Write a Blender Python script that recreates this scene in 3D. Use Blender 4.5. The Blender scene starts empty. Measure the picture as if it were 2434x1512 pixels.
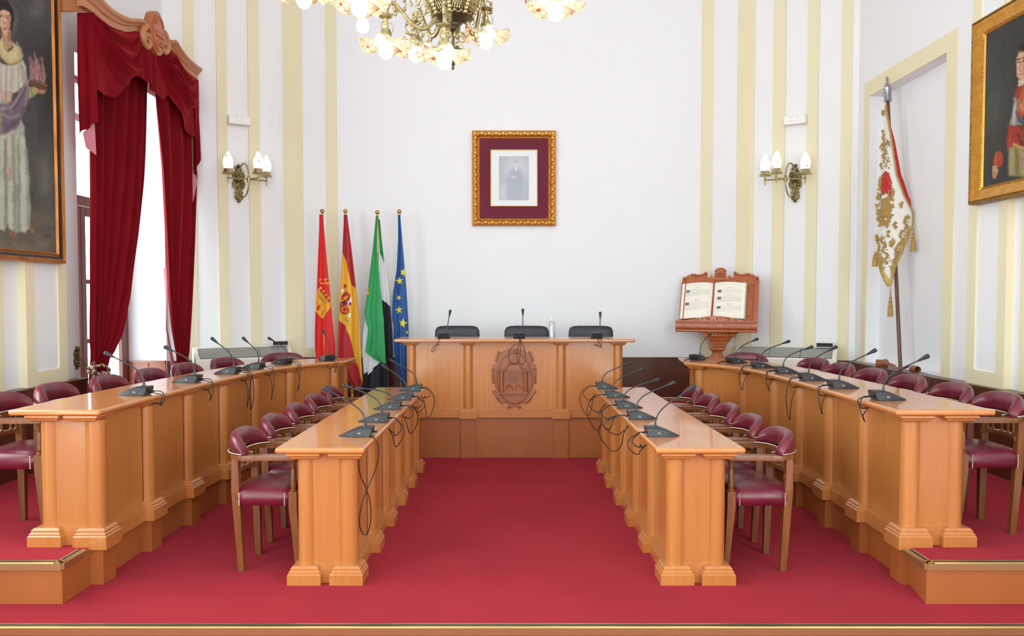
import bpy, bmesh, math, random
from mathutils import Vector, Matrix
random.seed(7)
SC = bpy.context.scene
COL = SC.collection
PI = math.pi
sin, cos = math.sin, math.cos

# ------------------------------------------------------------------ camera
F_PX, CX, CY, EYE = 1950.0, 1217.0, 783.0, 1.585
PITCH = math.atan((CY - 708.0) / F_PX)
cd = bpy.data.cameras.new('camera'); cam = bpy.data.objects.new('camera', cd); COL.objects.link(cam)
cam.location = (0, 0, EYE); cam.rotation_euler = (PI/2 - PITCH, 0, 0)
cd.sensor_width = 36.0; cd.sensor_fit = 'HORIZONTAL'; cd.lens = F_PX / 2434.0 * 36.0
cd.shift_y = (CY - 756.0) / 2434.0
cd.clip_start = 0.05
SC.camera = cam

def ray(x, y):
    u = (x - CX) / F_PX; v = (CY - y) / F_PX
    return (u, cos(PITCH) + v*sin(PITCH), -sin(PITCH) + v*cos(PITCH))
def at(x, y, Y):
    d = ray(x, y); t = Y / d[1]
    return Vector((d[0]*t, Y, EYE + d[2]*t))
def atx(x, y, X):
    d = ray(x, y); t = X / d[0]
    return Vector((X, d[1]*t, EYE + d[2]*t))

# ------------------------------------------------------------------ object helpers
def link(o, parent=None):
    COL.objects.link(o)
    if parent is not None: o.parent = parent
    return o
def tag(o, label=None, cat=None, group=None, kind=None):
    if label: o['label'] = label
    if cat: o['category'] = cat
    if group: o['group'] = group
    if kind: o['kind'] = kind
    return o
def thing(name, label, cat, loc=(0, 0, 0), rz=0.0, group=None):
    o = bpy.data.objects.new(name, None); link(o)
    o.empty_display_size = 0.1
    o.location = loc; o.rotation_euler = (0, 0, rz)
    return tag(o, label, cat, group)
def dup(root, loc, rz, label, group=None):
    r = root.copy(); link(r); r.location = loc; r.rotation_euler = (0, 0, rz); r['label'] = label
    if group: r['group'] = group
    for ch in list(root.children):
        c = ch.copy(); link(c, r)
        for g in list(ch.children):
            d = g.copy(); link(d, c)
    return r

class MB:
    """collects shapes into one mesh"""
    def __init__(s): s.v = []; s.f = []; s.m = []
    def add(s, vs, fs, mat=0, M=None):
        n = len(s.v)
        for p in vs:
            p = Vector(p)
            s.v.append(M @ p if M is not None else p)
        for f in fs: s.f.append([n + i for i in f]); s.m.append(mat)
        return s
    def box(s, c, d, mat=0, M=None):
        x, y, z = [k/2.0 for k in d]; cx, cy, cz = c
        vs = [(cx+i*x, cy+j*y, cz+k*z) for i in (-1, 1) for j in (-1, 1) for k in (-1, 1)]
        fs = [(0, 1, 3, 2), (4, 6, 7, 5), (0, 4, 5, 1), (2, 3, 7, 6), (0, 2, 6, 4), (1, 5, 7, 3)]
        return s.add(vs, fs, mat, M)
    def prism(s, poly, z0, z1, mat=0, M=None):
        """poly: list of (x, y), extruded in z"""
        n = len(poly)
        a = sum(poly[i][0]*poly[(i+1) % n][1] - poly[(i+1) % n][0]*poly[i][1] for i in range(n))
        if a < 0: poly = poly[::-1]
        vs = [(p[0], p[1], z0) for p in poly] + [(p[0], p[1], z1) for p in poly]
        fs = [list(range(n))[::-1], list(range(n, 2*n))]
        fs += [(i, (i+1) % n, n+(i+1) % n, n+i) for i in range(n)]
        return s.add(vs, fs, mat, M)
    def rings(s, rs, mat=0, M=None, caps=True, closed=True):
        """loft through equal-length loops of points"""
        n = len(rs[0]); vs = [p for r in rs for p in r]; fs = []
        for k in range(len(rs)-1):
            for i in range(n if closed else n-1):
                j = (i+1) % n
                fs.append((k*n+i, k*n+j, (k+1)*n+j, (k+1)*n+i))
        if caps and closed:
            fs.append(list(range(n))[::-1]); fs.append([(len(rs)-1)*n+i for i in range(n)])
        return s.add(vs, fs, mat, M)
    def sq(s, prof, mat=0, M=None, asp=1.0):
        """square-plan loft; prof: list of (half, z)"""
        return s.rings([[(-h, -h*asp, z), (h, -h*asp, z), (h, h*asp, z), (-h, h*asp, z)] for h, z in prof], mat, M)
    def lathe(s, prof, seg=20, mat=0, M=None, caps=True):
        return s.rings([[(r*cos(2*PI*i/seg), r*sin(2*PI*i/seg), z) for i in range(seg)] for r, z in prof], mat, M, caps)
    def ball(s, c, r, seg=12, mat=0, M=None, sc=(1, 1, 1)):
        k = max(6, seg//2)
        T = Matrix.Translation(Vector(c)) @ Matrix.Diagonal((sc[0], sc[1], sc[2], 1))
        if M is not None: T = M @ T
        return s.lathe([(max(1e-4, r*sin(PI*i/k)), -r*cos(PI*i/k)) for i in range(k+1)], seg, mat, T)
    def tube(s, pts, r, seg=8, mat=0, M=None, closed=False):
        pts = [Vector(p) for p in pts]; n = len(pts)
        rr = r if isinstance(r, (list, tuple)) else [r]*n
        rs = []; up = None
        for i in range(n):
            if closed: t = pts[(i+1) % n] - pts[i-1]
            else: t = pts[min(i+1, n-1)] - pts[max(i-1, 0)]
            if t.length < 1e-9: t = Vector((0, 0, 1))
            t.normalize()
            if up is None:
                up = t.orthogonal().normalized()
            up = up - t*up.dot(t)
            if up.length < 1e-6: up = t.orthogonal()
            up.normalize(); b = t.cross(up)
            rs.append([pts[i] + up*(rr[i]*cos(2*PI*k/seg)) + b*(rr[i]*sin(2*PI*k/seg)) for k in range(seg)])
        if closed: rs.append(rs[0])
        return s.rings(rs, mat, M, caps=not closed)
    def grid(s, fn, nu, nv, mat=0, M=None):
        vs = [fn(i/nu, j/nv) for j in range(nv+1) for i in range(nu+1)]; fs = []; w = nu+1
        for j in range(nv):
            for i in range(nu):
                fs.append((j*w+i, j*w+i+1, (j+1)*w+i+1, (j+1)*w+i))
        return s.add(vs, fs, mat, M)
    def sheet(s, fn, nu, nv, th, mat=0, M=None):
        """two-sided thin cloth/plate: grid plus offset along its normals"""
        P = [[Vector(fn(i/nu, j/nv)) for i in range(nu+1)] for j in range(nv+1)]
        Q = [[None]*(nu+1) for _ in range(nv+1)]
        for j in range(nv+1):
            for i in range(nu+1):
                a = P[j][min(i+1, nu)] - P[j][max(i-1, 0)]; b = P[min(j+1, nv)][i] - P[max(j-1, 0)][i]
                n = a.cross(b)
                n = n.normalized() if n.length > 1e-12 else Vector((0, 1, 0))
                Q[j][i] = P[j][i] + n*th
        w = nu+1; N = w*(nv+1)
        vs = [p for r in P for p in r] + [p for r in Q for p in r]; fs = []
        for j in range(nv):
            for i in range(nu):
                a, b, c, d = j*w+i, j*w+i+1, (j+1)*w+i+1, (j+1)*w+i
                fs.append((a, d, c, b)); fs.append((N+a, N+b, N+c, N+d))
        for i in range(nu):
            fs.append((i, i+1, N+i+1, N+i)); k = nv*w+i; fs.append((k+1, k, N+k, N+k+1))
        for j in range(nv):
            k = j*w; fs.append((k+w, k, N+k, N+k+w)); k = j*w+nu; fs.append((k, k+w, N+k+w, N+k))
        return s.add(vs, fs, mat, M)
    def spiral(s, c, r0, r1, turns, th, ax=('x', 'z'), sgn=1, a0=0.0, n=28, seg=6, y=0.0, M=None, mat=0):
        pts = []
        for i in range(n+1):
            t = i/n; a = a0 + sgn*2*PI*turns*t; r = r0 + (r1-r0)*t
            pts.append((c[0]+r*cos(a), y, c[1]+r*sin(a)))
        return s.tube(pts, [th*(1-.3*i/n) for i in range(n+1)], seg, mat, M)
    def build(s, name, mats, parent=None, smooth=True, bevel=0.0, seg=2, ang=35, sub=0):
        me = bpy.data.meshes.new(name)
        me.from_pydata([tuple(p) for p in s.v], [], s.f)
        if not isinstance(mats, (list, tuple)): mats = [mats]
        for m in mats: me.materials.append(m)
        if len(mats) > 1: me.polygons.foreach_set('material_index', s.m)
        bm = bmesh.new(); bm.from_mesh(me)
        bmesh.ops.recalc_face_normals(bm, faces=bm.faces)
        bm.to_mesh(me); bm.free()
        if smooth:
            me.shade_smooth(); me.set_sharp_from_angle(angle=math.radians(ang))
        me.update()
        o = bpy.data.objects.new(name, me); link(o, parent)
        if bevel > 0:
            b = o.modifiers.new('bevel', 'BEVEL'); b.width = bevel; b.segments = seg
            b.limit_method = 'ANGLE'; b.angle_limit = math.radians(40); b.harden_normals = False
        if sub:
            m = o.modifiers.new('sub', 'SUBSURF'); m.levels = sub; m.render_levels = sub
        return o

def struct(name, mb, mats, parent=None, **k):
    o = mb.build(name, mats, parent, **k)
    if parent is None: o['kind'] = 'structure'
    return o

def interp(pts, t):
    """pts sorted by key: piecewise-linear lookup"""
    if t <= pts[0][0]: return pts[0][1]
    for (a, va), (b, vb) in zip(pts, pts[1:]):
        if t <= b: return va + (vb-va)*(t-a)/(b-a) if b > a else vb
    return pts[-1][1]
def smooth_line(pts, n=8):
    """Catmull-Rom through points"""
    P = [Vector(p) for p in pts]; out = []
    for i in range(len(P)-1):
        a = P[max(i-1, 0)]; b = P[i]; c = P[i+1]; d = P[min(i+2, len(P)-1)]
        for k in range(n):
            t = k/n
            out.append(.5*((2*b) + (c-a)*t + (2*a-5*b+4*c-d)*t*t + (3*b-a-3*c+d)*t**3))
    out.append(P[-1]); return out
def bez(p0, p1, p2, p3, n=14):
    p0, p1, p2, p3 = map(Vector, (p0, p1, p2, p3)); o = []
    for i in range(n+1):
        t = i/n; u = 1-t
        o.append(p0*u**3 + p1*3*u*u*t + p2*3*u*t*t + p3*t**3)
    return o
def offset_line(pts, d):
    """offset a 2D polyline to its left by d"""
    out = []
    n = len(pts)
    for i in range(n):
        a = pts[max(i-1, 0)]; b = pts[min(i+1, n-1)]
        t = Vector((b[0]-a[0], b[1]-a[1])).normalized()
        out.append(Vector((pts[i][0]-t.y*d, pts[i][1]+t.x*d)))
    return out
def text_mb(body, size, depth, M, mat=0, mb=None, align='CENTER', spacing=1.0):
    cu = bpy.data.curves.new('lettering', 'FONT'); cu.body = body; cu.size = size
    cu.extrude = depth; cu.align_x = align; cu.align_y = 'CENTER'; cu.resolution_u = 2; cu.space_character = spacing
    o = bpy.data.objects.new('lettering', cu); COL.objects.link(o)
    dg = bpy.context.evaluated_depsgraph_get(); dg.update()
    me = bpy.data.meshes.new_from_object(o.evaluated_get(dg))
    mb = mb or MB()
    mb.add([v.co.copy() for v in me.vertices], [list(p.vertices) for p in me.polygons], mat, M)
    bpy.data.objects.remove(o); bpy.data.curves.remove(cu); bpy.data.meshes.remove(me)
    return mb

# ------------------------------------------------------------------ materials
def srgb(r, g, b):
    f = lambda c: (c/255.0/12.92) if c <= 10.31 else ((c/255.0+.055)/1.055)**2.4
    return (f(r), f(g), f(b), 1.0)
def mat(name, col, rough=.5, metal=0.0, coat=0.0, coat_r=.1, spec=.5, sheen=0.0, sheen_col=None, emit=None, est=0.0,
        noise=None, bump=None, trans=0.0, var2=None):
    """noise: (scale xyz, col2, detail, lo, hi); bump: (scale, strength, dist)"""
    m = bpy.data.materials.new(name); m.use_nodes = True
    N = m.node_tree.nodes; Lk = m.node_tree.links; P = N['Principled BSDF']
    P.inputs['Base Color'].default_value = col; P.inputs['Roughness'].default_value = rough
    P.inputs['Metallic'].default_value = metal; P.inputs['Coat Weight'].default_value = coat
    P.inputs['Coat Roughness'].default_value = coat_r; P.inputs['Specular IOR Level'].default_value = spec
    P.inputs['Sheen Weight'].default_value = sheen; P.inputs['Transmission Weight'].default_value = trans
    if sheen_col: P.inputs['Sheen Tint'].default_value = sheen_col
    if emit: P.inputs['Emission Color'].default_value = emit; P.inputs['Emission Strength'].default_value = est
    if noise or bump:
        tc = N.new('ShaderNodeTexCoord')
    if noise:
        sc, c2, det, lo, hi = noise
        mp = N.new('ShaderNodeMapping'); mp.inputs['Scale'].default_value = sc
        nz = N.new('ShaderNodeTexNoise'); nz.inputs['Scale'].default_value = 1.0; nz.inputs['Detail'].default_value = det
        rp = N.new('ShaderNodeValToRGB'); rp.color_ramp.elements[0].position = lo; rp.color_ramp.elements[1].position = hi
        rp.color_ramp.elements[0].color = col; rp.color_ramp.elements[1].color = c2
        Lk.new(tc.outputs['Object'], mp.inputs['Vector']); Lk.new(mp.outputs[0], nz.inputs['Vector'])
        Lk.new(nz.outputs['Fac'], rp.inputs['Fac'])
        out = rp.outputs[0]
        if var2:
            sc2, c3, amt = var2
            mp2 = N.new('ShaderNodeMapping'); mp2.inputs['Scale'].default_value = sc2
            n2 = N.new('ShaderNodeTexNoise'); n2.inputs['Scale'].default_value = 1.0; n2.inputs['Detail'].default_value = 2
            mr = N.new('ShaderNodeMapRange'); mr.inputs[1].default_value = .42; mr.inputs[2].default_value = .68
            mr.inputs[3].default_value = 0; mr.inputs[4].default_value = amt
            mx = N.new('ShaderNodeMix'); mx.data_type = 'RGBA'
            Lk.new(tc.outputs['Object'], mp2.inputs['Vector']); Lk.new(mp2.outputs[0], n2.inputs['Vector'])
            Lk.new(n2.outputs['Fac'], mr.inputs[0]); Lk.new(mr.outputs[0], mx.inputs[0])
            Lk.new(out, mx.inputs[6]); mx.inputs[7].default_value = c3; out = mx.outputs[2]
        Lk.new(out, P.inputs['Base Color'])
    if bump:
        sc, st, ds = bump
        nb = N.new('ShaderNodeTexNoise'); nb.inputs['Scale'].default_value = sc; nb.inputs['Detail'].default_value = 3
        bp = N.new('ShaderNodeBump'); bp.inputs['Strength'].default_value = st; bp.inputs['Distance'].default_value = ds
        Lk.new(tc.outputs['Object'], nb.inputs['Vector']); Lk.new(nb.outputs['Fac'], bp.inputs['Height'])
        Lk.new(bp.outputs[0], P.inputs['Normal'])
    return m

WHITE = mat('wall_white_paint', srgb(236, 236, 239), .75, spec=.3, bump=(60, .04, .01))
CREAM = mat('wall_cream_paint', srgb(232, 222, 188), .75, spec=.3, bump=(60, .04, .01))
CEIL = mat('ceiling_paint', srgb(238, 238, 238), .9)
CARPET = mat('red_carpet', srgb(136, 17, 28), .95, spec=.15, sheen=.25, sheen_col=srgb(255, 120, 140),
             noise=((260, 260, 260), srgb(160, 27, 39), 4, .3, .7), bump=(700, .5, .004), var2=((1.3, 1.3, 1.3), srgb(124, 14, 24), .45))
def wood(name, c1, c2, c3, sc, rough=.32, coat=.5, cr=.14, sc2=(1.2, 1.2, .5), a=.5):
    return mat(name, srgb(*c1), rough, coat=coat, coat_r=cr, noise=(sc, srgb(*c2), 5, .32, .72), var2=(sc2, srgb(*c3), a))
A1, A2, A3 = (193, 126, 65), (182, 112, 55), (172, 100, 46)
WOOD = wood('honey_wood_upright_grain', A1, A2, A3, (55, 55, 1.6))
WOODX = wood('honey_wood_cross_grain', A1, A2, A3, (1.6, 55, 55))
WOODT = wood('honey_wood_tabletop', (207, 138, 80), (196, 124, 66), (188, 116, 58), (55, 1.6, 55), .28, .6, .07)
WOODTX = wood('honey_wood_tabletop_long', (207, 138, 80), (196, 124, 66), (188, 116, 58), (1.6, 55, 55), .28, .6, .07)
RISER = wood('step_wood', (172, 100, 48), (156, 86, 38), (138, 74, 32), (2.0, 2.0, 1.0), .4, .2, .2)
DARKW = wood('dark_wainscot_wood', (92, 44, 22), (74, 34, 17), (104, 56, 28), (45, 45, 1.4), .4, .25, .2)
CHAIRW = wood('walnut_chair_wood', (140, 84, 42), (112, 66, 32), (96, 54, 26), (40, 40, 4), .34, .4, .14)
CARVED = wood('carved_cherry_wood', (184, 102, 56), (164, 84, 44), (150, 74, 38), (30, 30, 6), .36, .35, .15)
CRESTW = wood('carved_crest_wood', (158, 92, 50), (140, 76, 40), (122, 64, 34), (30, 30, 8), .34, .4, .14)
PELM = wood('pelmet_wood', (196, 134, 90), (180, 116, 74), (170, 106, 66), (4, 4, 30), .45, .15, .25)
WINW = wood('window_frame_wood', (132, 74, 62), (112, 60, 50), (100, 54, 46), (30, 30, 2), .45, .2, .2)
LEATHER = mat('burgundy_leather', srgb(112, 26, 46), .34, spec=.5, coat=.25, coat_r=.22,
              noise=((9, 9, 9), srgb(94, 18, 38), 3, .35, .7), bump=(120, .18, .004))
STUD = mat('brass_nailheads', srgb(206, 196, 176), .3, 1.0)
PLASTIC = mat('dark_grey_plastic', srgb(46, 48, 54), .38, spec=.5)
PLASTIC2 = mat('grey_plastic', srgb(112, 114, 116), .35)
RUBBER = mat('black_cable_rubber', srgb(20, 20, 22), .45)
FOAM = mat('black_mic_grille', srgb(40, 41, 44), .55, bump=(500, .4, .002))
BLACKL = mat('black_chair_leather', srgb(34, 36, 44), .42, bump=(150, .1, .003))
CHROME = mat('chrome', srgb(200, 200, 205), .18, 1.0)
BRASS = mat('brass', srgb(196, 160, 84), .26, 1.0)
ABRASS = mat('antique_brass', srgb(196, 182, 136), .34, .8, noise=((40, 40, 40), srgb(148, 132, 90), 3, .35, .7))
BRONZE = mat('green_bronze', srgb(124, 108, 64), .42, .75, noise=((50, 50, 50), srgb(88, 82, 52), 3, .35, .7))
GOLD = mat('gilded_frame', srgb(214, 158, 66), .36, .7, noise=((14, 14, 14), srgb(196, 134, 52), 3, .3, .7))
GOLDP = mat('pinkish_gilding', srgb(206, 142, 84), .36, .65, noise=((20, 20, 20), srgb(214, 160, 80), 3, .3, .7))
GOLDD = mat('worn_gilding', srgb(122, 88, 40), .5, .5, noise=((70, 70, 70), srgb(176, 134, 62), 4, .42, .6), bump=(90, .8, .01))
ORANGEG = mat('orange_gilding', srgb(196, 124, 50), .4, .5, noise=((30, 30, 4), srgb(150, 84, 34), 4, .35, .7))
BLACKF = mat('black_frame', srgb(30, 28, 28), .4)
VELVET = mat('crimson_velvet', srgb(120, 9, 22), .75, spec=.08, sheen=.36, sheen_col=srgb(255, 60, 60),
             noise=((5, 5, 1.2), srgb(104, 7, 19), 3, .35, .7))
LINING = mat('pink_curtain_lining', srgb(206, 128, 140), .7)
HEATW = mat('cream_enamel', srgb(236, 230, 218), .4)
SLAT = mat('grille_slats', srgb(176, 174, 168), .4)
DARK = mat('dark_void', srgb(40, 40, 42), .8)
METALN = mat('aluminium_nosing', srgb(206, 186, 132), .3, .9)
RUBSTRIP = mat('black_grip_strip', srgb(38, 40, 46), .6)
PAPER = mat('book_paper', srgb(240, 234, 222), .8)
PAGEEDGE = mat('page_edges', srgb(222, 206, 176), .8)
INK = mat('faint_grey_ink', srgb(196, 192, 184), .8)
INKB = mat('blue_black_initials', srgb(104, 114, 124), .8)
REDC = mat('red_book_cover', srgb(160, 60, 40), .6)
TAN = mat('tan_leather', srgb(142, 86, 50), .5, bump=(60, .3, .01))
POLEW = mat('brown_flag_pole', srgb(104, 62, 42), .4)
SILVER = mat('silver_finial', srgb(176, 178, 184), .3, 1.0)
def cloth(name, c, rough=.55): return mat(name, srgb(*c), rough, sheen=.25, spec=.3)
FRED = cloth('red_flag_cloth', (214, 28, 26)); FRED2 = cloth('deep_red_flag_cloth', (178, 28, 36)); FYEL = cloth('yellow_flag_cloth', (226, 170, 40))
FGRN = cloth('green_flag_cloth', (40, 150, 84)); FWHT = cloth('white_flag_cloth', (232, 232, 236)); FBLK = cloth('black_flag_cloth', (30, 30, 40))
FBLU = cloth('blue_flag_cloth', (26, 84, 150)); FSTAR = cloth('yellow_star_cloth', (236, 214, 50)); FEMB = cloth('gold_emblem', (232, 166, 40))
BANW = cloth('white_banner_silk', (224, 220, 214)); BANR = cloth('red_banner_silk', (186, 36, 40))
GTHREAD = mat('gold_thread', srgb(196, 160, 88), .45, .25, noise=((120, 120, 120), srgb(160, 124, 62), 3, .4, .6), bump=(220, .8, .006))
FRINGE = mat('gold_fringe', srgb(206, 178, 104), .55, .2, noise=((8, 160, 1), srgb(170, 138, 70), 2, .35, .65))
LETTER = mat('dark_lettering', srgb(120, 84, 20), .6)
BULB = mat('lit_bulb', srgb(255, 255, 255), .4, emit=(1, .97, .92, 1), est=7.0)
def glass_shade(name, est, base=(240, 228, 188)):
    m = mat(name, srgb(244, 234, 204), .25, emit=(1, .93, .76, 1), est=est)
    N = m.node_tree.nodes; Lk = m.node_tree.links; P = N['Principled BSDF']
    tc = N.new('ShaderNodeTexCoord'); vo = N.new('ShaderNodeTexVoronoi'); vo.feature = 'DISTANCE_TO_EDGE'; vo.inputs['Scale'].default_value = 30
    mr = N.new('ShaderNodeMapRange'); mr.inputs[1].default_value = .012; mr.inputs[2].default_value = .032
    v2 = N.new('ShaderNodeTexVoronoi'); v2.inputs['Scale'].default_value = 17
    m2 = N.new('ShaderNodeMapRange'); m2.inputs[1].default_value = .13; m2.inputs[2].default_value = .18
    a = N.new('ShaderNodeMix'); a.data_type = 'RGBA'; a.inputs[6].default_value = srgb(120, 96, 66); a.inputs[7].default_value = srgb(*base)
    b = N.new('ShaderNodeMix'); b.data_type = 'RGBA'; b.inputs[6].default_value = srgb(226, 84, 84)
    Lk.new(tc.outputs['Object'], vo.inputs['Vector']); Lk.new(tc.outputs['Object'], v2.inputs['Vector'])
    Lk.new(vo.outputs['Distance'], mr.inputs[0]); Lk.new(mr.outputs[0], a.inputs[0])
    Lk.new(v2.outputs['Distance'], m2.inputs[0]); Lk.new(m2.outputs[0], b.inputs[0]); Lk.new(a.outputs[2], b.inputs[7])
    Lk.new(b.outputs[2], P.inputs['Base Color']); Lk.new(b.outputs[2], P.inputs['Emission Color'])
    return m
SHADE = glass_shade('painted_glass_shade', .10)
EGG = glass_shade('painted_egg_glass', .72, (252, 249, 240))
def thin_glass(name, tint=(1, 1, 1, 1), refl=.08):
    m = bpy.data.materials.new(name); m.use_nodes = True; N = m.node_tree.nodes; Lk = m.node_tree.links
    N.remove(N['Principled BSDF']); o = N['Material Output']
    t = N.new('ShaderNodeBsdfTransparent'); t.inputs[0].default_value = tint
    g = N.new('ShaderNodeBsdfGlossy'); g.inputs['Roughness'].default_value = .03
    x = N.new('ShaderNodeMixShader'); x.inputs[0].default_value = refl
    Lk.new(t.outputs[0], x.inputs[1]); Lk.new(g.outputs[0], x.inputs[2]); Lk.new(x.outputs[0], o.inputs[0])
    return m
PANE = thin_glass('window_glass', (.8, .8, .82, 1))
CLEAR = thin_glass('clear_bottle_plastic', (.93, .94, .95, 1), .16)
GEL = thin_glass('clear_gel', (.80, .84, .86, 1), .08)
DIFF = mat('frosted_cover', srgb(240, 240, 236), .2, coat=.4)
REDLED = mat('red_led', srgb(240, 90, 80), .4, emit=srgb(255, 90, 80), est=1.5)
def painting(name, bg, blobs, rough=.35, warp=.02, vary=.25):
    """soft-edged ellipses brushed one over another, in the canvas' own x-z plane"""
    m = bpy.data.materials.new(name); m.use_nodes = True; N = m.node_tree.nodes; Lk = m.node_tree.links
    P = N['Principled BSDF']; P.inputs['Roughness'].default_value = .65; P.inputs['Specular IOR Level'].default_value = .15
    tc = N.new('ShaderNodeTexCoord'); nz = N.new('ShaderNodeTexNoise'); nz.inputs['Scale'].default_value = 9; nz.inputs['Detail'].default_value = 5
    sb = N.new('ShaderNodeVectorMath'); sb.operation = 'SUBTRACT'; sb.inputs[1].default_value = (.5, .5, .5)
    sc = N.new('ShaderNodeVectorMath'); sc.operation = 'SCALE'; sc.inputs['Scale'].default_value = warp*2
    ad = N.new('ShaderNodeVectorMath'); ad.operation = 'ADD'
    fl = N.new('ShaderNodeVectorMath'); fl.operation = 'MULTIPLY'; fl.inputs[1].default_value = (1, 0, 1)
    Lk.new(tc.outputs['Object'], nz.inputs['Vector']); Lk.new(nz.outputs['Color'], sb.inputs[0]); Lk.new(sb.outputs[0], sc.inputs[0])
    Lk.new(tc.outputs['Object'], ad.inputs[0]); Lk.new(sc.outputs[0], ad.inputs[1]); Lk.new(ad.outputs[0], fl.inputs[0])
    n2 = N.new('ShaderNodeTexNoise'); n2.inputs['Scale'].default_value = 4; n2.inputs['Detail'].default_value = 6
    Lk.new(tc.outputs['Object'], n2.inputs['Vector'])
    cm = N.new('ShaderNodeMix'); cm.data_type = 'RGBA'; cm.inputs[6].default_value = srgb(*bg[0]); cm.inputs[7].default_value = srgb(*bg[1])
    Lk.new(n2.outputs['Fac'], cm.inputs[0]); cur = cm.outputs[2]
    for (x, z, rx, rz, rot, col, soft) in blobs:
        mp = N.new('ShaderNodeMapping'); mp.vector_type = 'TEXTURE'
        mp.inputs['Location'].default_value = (x, 0, z); mp.inputs['Rotation'].default_value = (0, -math.radians(rot), 0)
        mp.inputs['Scale'].default_value = (rx, 1, rz)
        ln = N.new('ShaderNodeVectorMath'); ln.operation = 'LENGTH'
        mr = N.new('ShaderNodeMapRange'); mr.interpolation_type = 'SMOOTHSTEP'
        soft *= .6; mr.inputs[1].default_value = 1-soft; mr.inputs[2].default_value = 1+soft; mr.inputs[3].default_value = 1; mr.inputs[4].default_value = 0
        mx = N.new('ShaderNodeMix'); mx.data_type = 'RGBA'; mx.inputs[7].default_value = srgb(*col)
        Lk.new(fl.outputs[0], mp.inputs['Vector']); Lk.new(mp.outputs[0], ln.inputs[0]); Lk.new(ln.outputs['Value'], mr.inputs[0])
        Lk.new(mr.outputs[0], mx.inputs[0]); Lk.new(cur, mx.inputs[6]); cur = mx.outputs[2]
    br = N.new('ShaderNodeHueSaturation'); mv = N.new('ShaderNodeMapRange')
    mv.inputs[3].default_value = 1-vary; mv.inputs[4].default_value = 1+vary
    Lk.new(n2.outputs['Fac'], mv.inputs[0]); Lk.new(mv.outputs[0], br.inputs['Value']); Lk.new(cur, br.inputs['Color'])
    Lk.new(br.outputs[0], P.inputs['Base Color'])
    return m
# ================================================================== SETTING
YB = 9.75; XW = 3.85; ZC = 6.2; Y0 = -3.5
C1R, C2R = (2.80, 9.75), (3.85, 9.20)
C1L, C2L = (-2.75, 9.75), (-3.85, 9.15)
ZW = .88      # top of the dark wainscot

def facing(p0, p1):
    """(origin, along, inward normal) of a wall run p0->p1, room on the right-hand side going clockwise"""
    a = Vector((p1[0]-p0[0], p1[1]-p0[1], 0)).normalized()
    n = Vector((a.y, -a.x, 0))
    if n.dot(Vector((0, 5, 0)) - Vector((p0[0], p0[1], 0))) < 0: n = -n
    return Vector((p0[0], p0[1], 0)), a, n
def on_wall(fr, s, d, z):
    o, a, n = fr
    return o + a*s + n*d + Vector((0, 0, z))
FB = facing((0, YB), (1, YB)); FR = facing(C1R, C2R); FL = facing(C1L, C2L)
FRW = facing((XW, 0), (XW, 1)); FLW = facing((-XW, 0), (-XW, 1))

def quad_wall(fr, s0, s1, z0, z1, holes=(), depth=0.0):
    """wall face with rectangular openings and their reveals (depth outward)"""
    mb = MB(); hs = sorted(holes); xs = s0
    def q(a, b, c, d): mb.add([on_wall(fr, a, 0, c), on_wall(fr, b, 0, c), on_wall(fr, b, 0, d), on_wall(fr, a, 0, d)], [(0, 1, 2, 3)])
    for (a, b, c, d, dep) in hs:
        q(xs, a, z0, z1)
        if c > z0: q(a, b, z0, c)
        q(a, b, d, z1); xs = b
        for (p, r) in (((a, c), (a, d)), ((a, d), (b, d)), ((b, d), (b, c)), ((b, c), (a, c))):
            mb.add([on_wall(fr, p[0], 0, p[1]), on_wall(fr, r[0], 0, r[1]), on_wall(fr, r[0], -dep, r[1]), on_wall(fr, p[0], -dep, p[1])], [(0, 1, 2, 3)])
    q(xs, s1, z0, z1)
    return mb
WY0, WY1, WZ0, WZ1 = 7.30, 9.13, .20, 3.75
struct('wall_back', quad_wall(FB, C1L[0], C1R[0], -.2, ZC), WHITE, smooth=False)
LR = math.hypot(C2R[0]-C1R[0], C2R[1]-C1R[1]); LL = math.hypot(C2L[0]-C1L[0], C2L[1]-C1L[1])
struct('wall_back_right', quad_wall(FR, 0, LR, -.2, ZC), WHITE, smooth=False)
struct('wall_back_left', quad_wall(FL, 0, LL, -.2, ZC), WHITE, smooth=False)
NY0, NY1, NZ0, NZ1 = 7.33, 8.91, .89, 3.75
RS_ADDED = (-2.4, .6, .3, 4.4, .4)  # unseen opening, added to throw light on the left wall
mb = quad_wall(FRW, Y0, C2R[1], -.3, ZC, [RS_ADDED, (NY0, NY1, NZ0, NZ1, .14)])
mb.add([on_wall(FRW, a, -.14, b) for a, b in ((NY0, NZ0), (NY1, NZ0), (NY1, NZ1), (NY0, NZ1))], [(0, 1, 2, 3)])
struct('wall_right', mb, WHITE, smooth=False)
LWIN_AND_ADDED = [(-2.6, -.9, .3, 4.3, .4), (.4, 2.1, .3, 4.3, .4), (3.6, 5.3, .3, 4.3, .4), (WY0, WY1, WZ0, WZ1, .50)]  # last is the curtained window; the rest are unseen, added for light
struct('wall_left', quad_wall(FLW, Y0, C2L[1], -.3, ZC, LWIN_AND_ADDED), WHITE, smooth=False)
FREAR = facing((0, Y0), (1, Y0))
REAR_ADDED = [(-2.9, -1.2, .4, 4.6, .3), (1.2, 2.9, .4, 4.6, .3)]  # invented openings behind the camera that let more daylight in
struct('wall_rear', quad_wall(FREAR, -XW, XW, -.3, ZC, REAR_ADDED), WHITE, smooth=False)
mb = MB().box((0, 3.2, ZC+.05), (8.2, 13.6, .1)); struct('ceiling', mb, CEIL, smooth=False)
mb = MB().box((0, 6.93, -.15), (7.7, 6.06, .3)); mb.v = mb.v
struct('floor', mb, CARPET, smooth=False)
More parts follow.
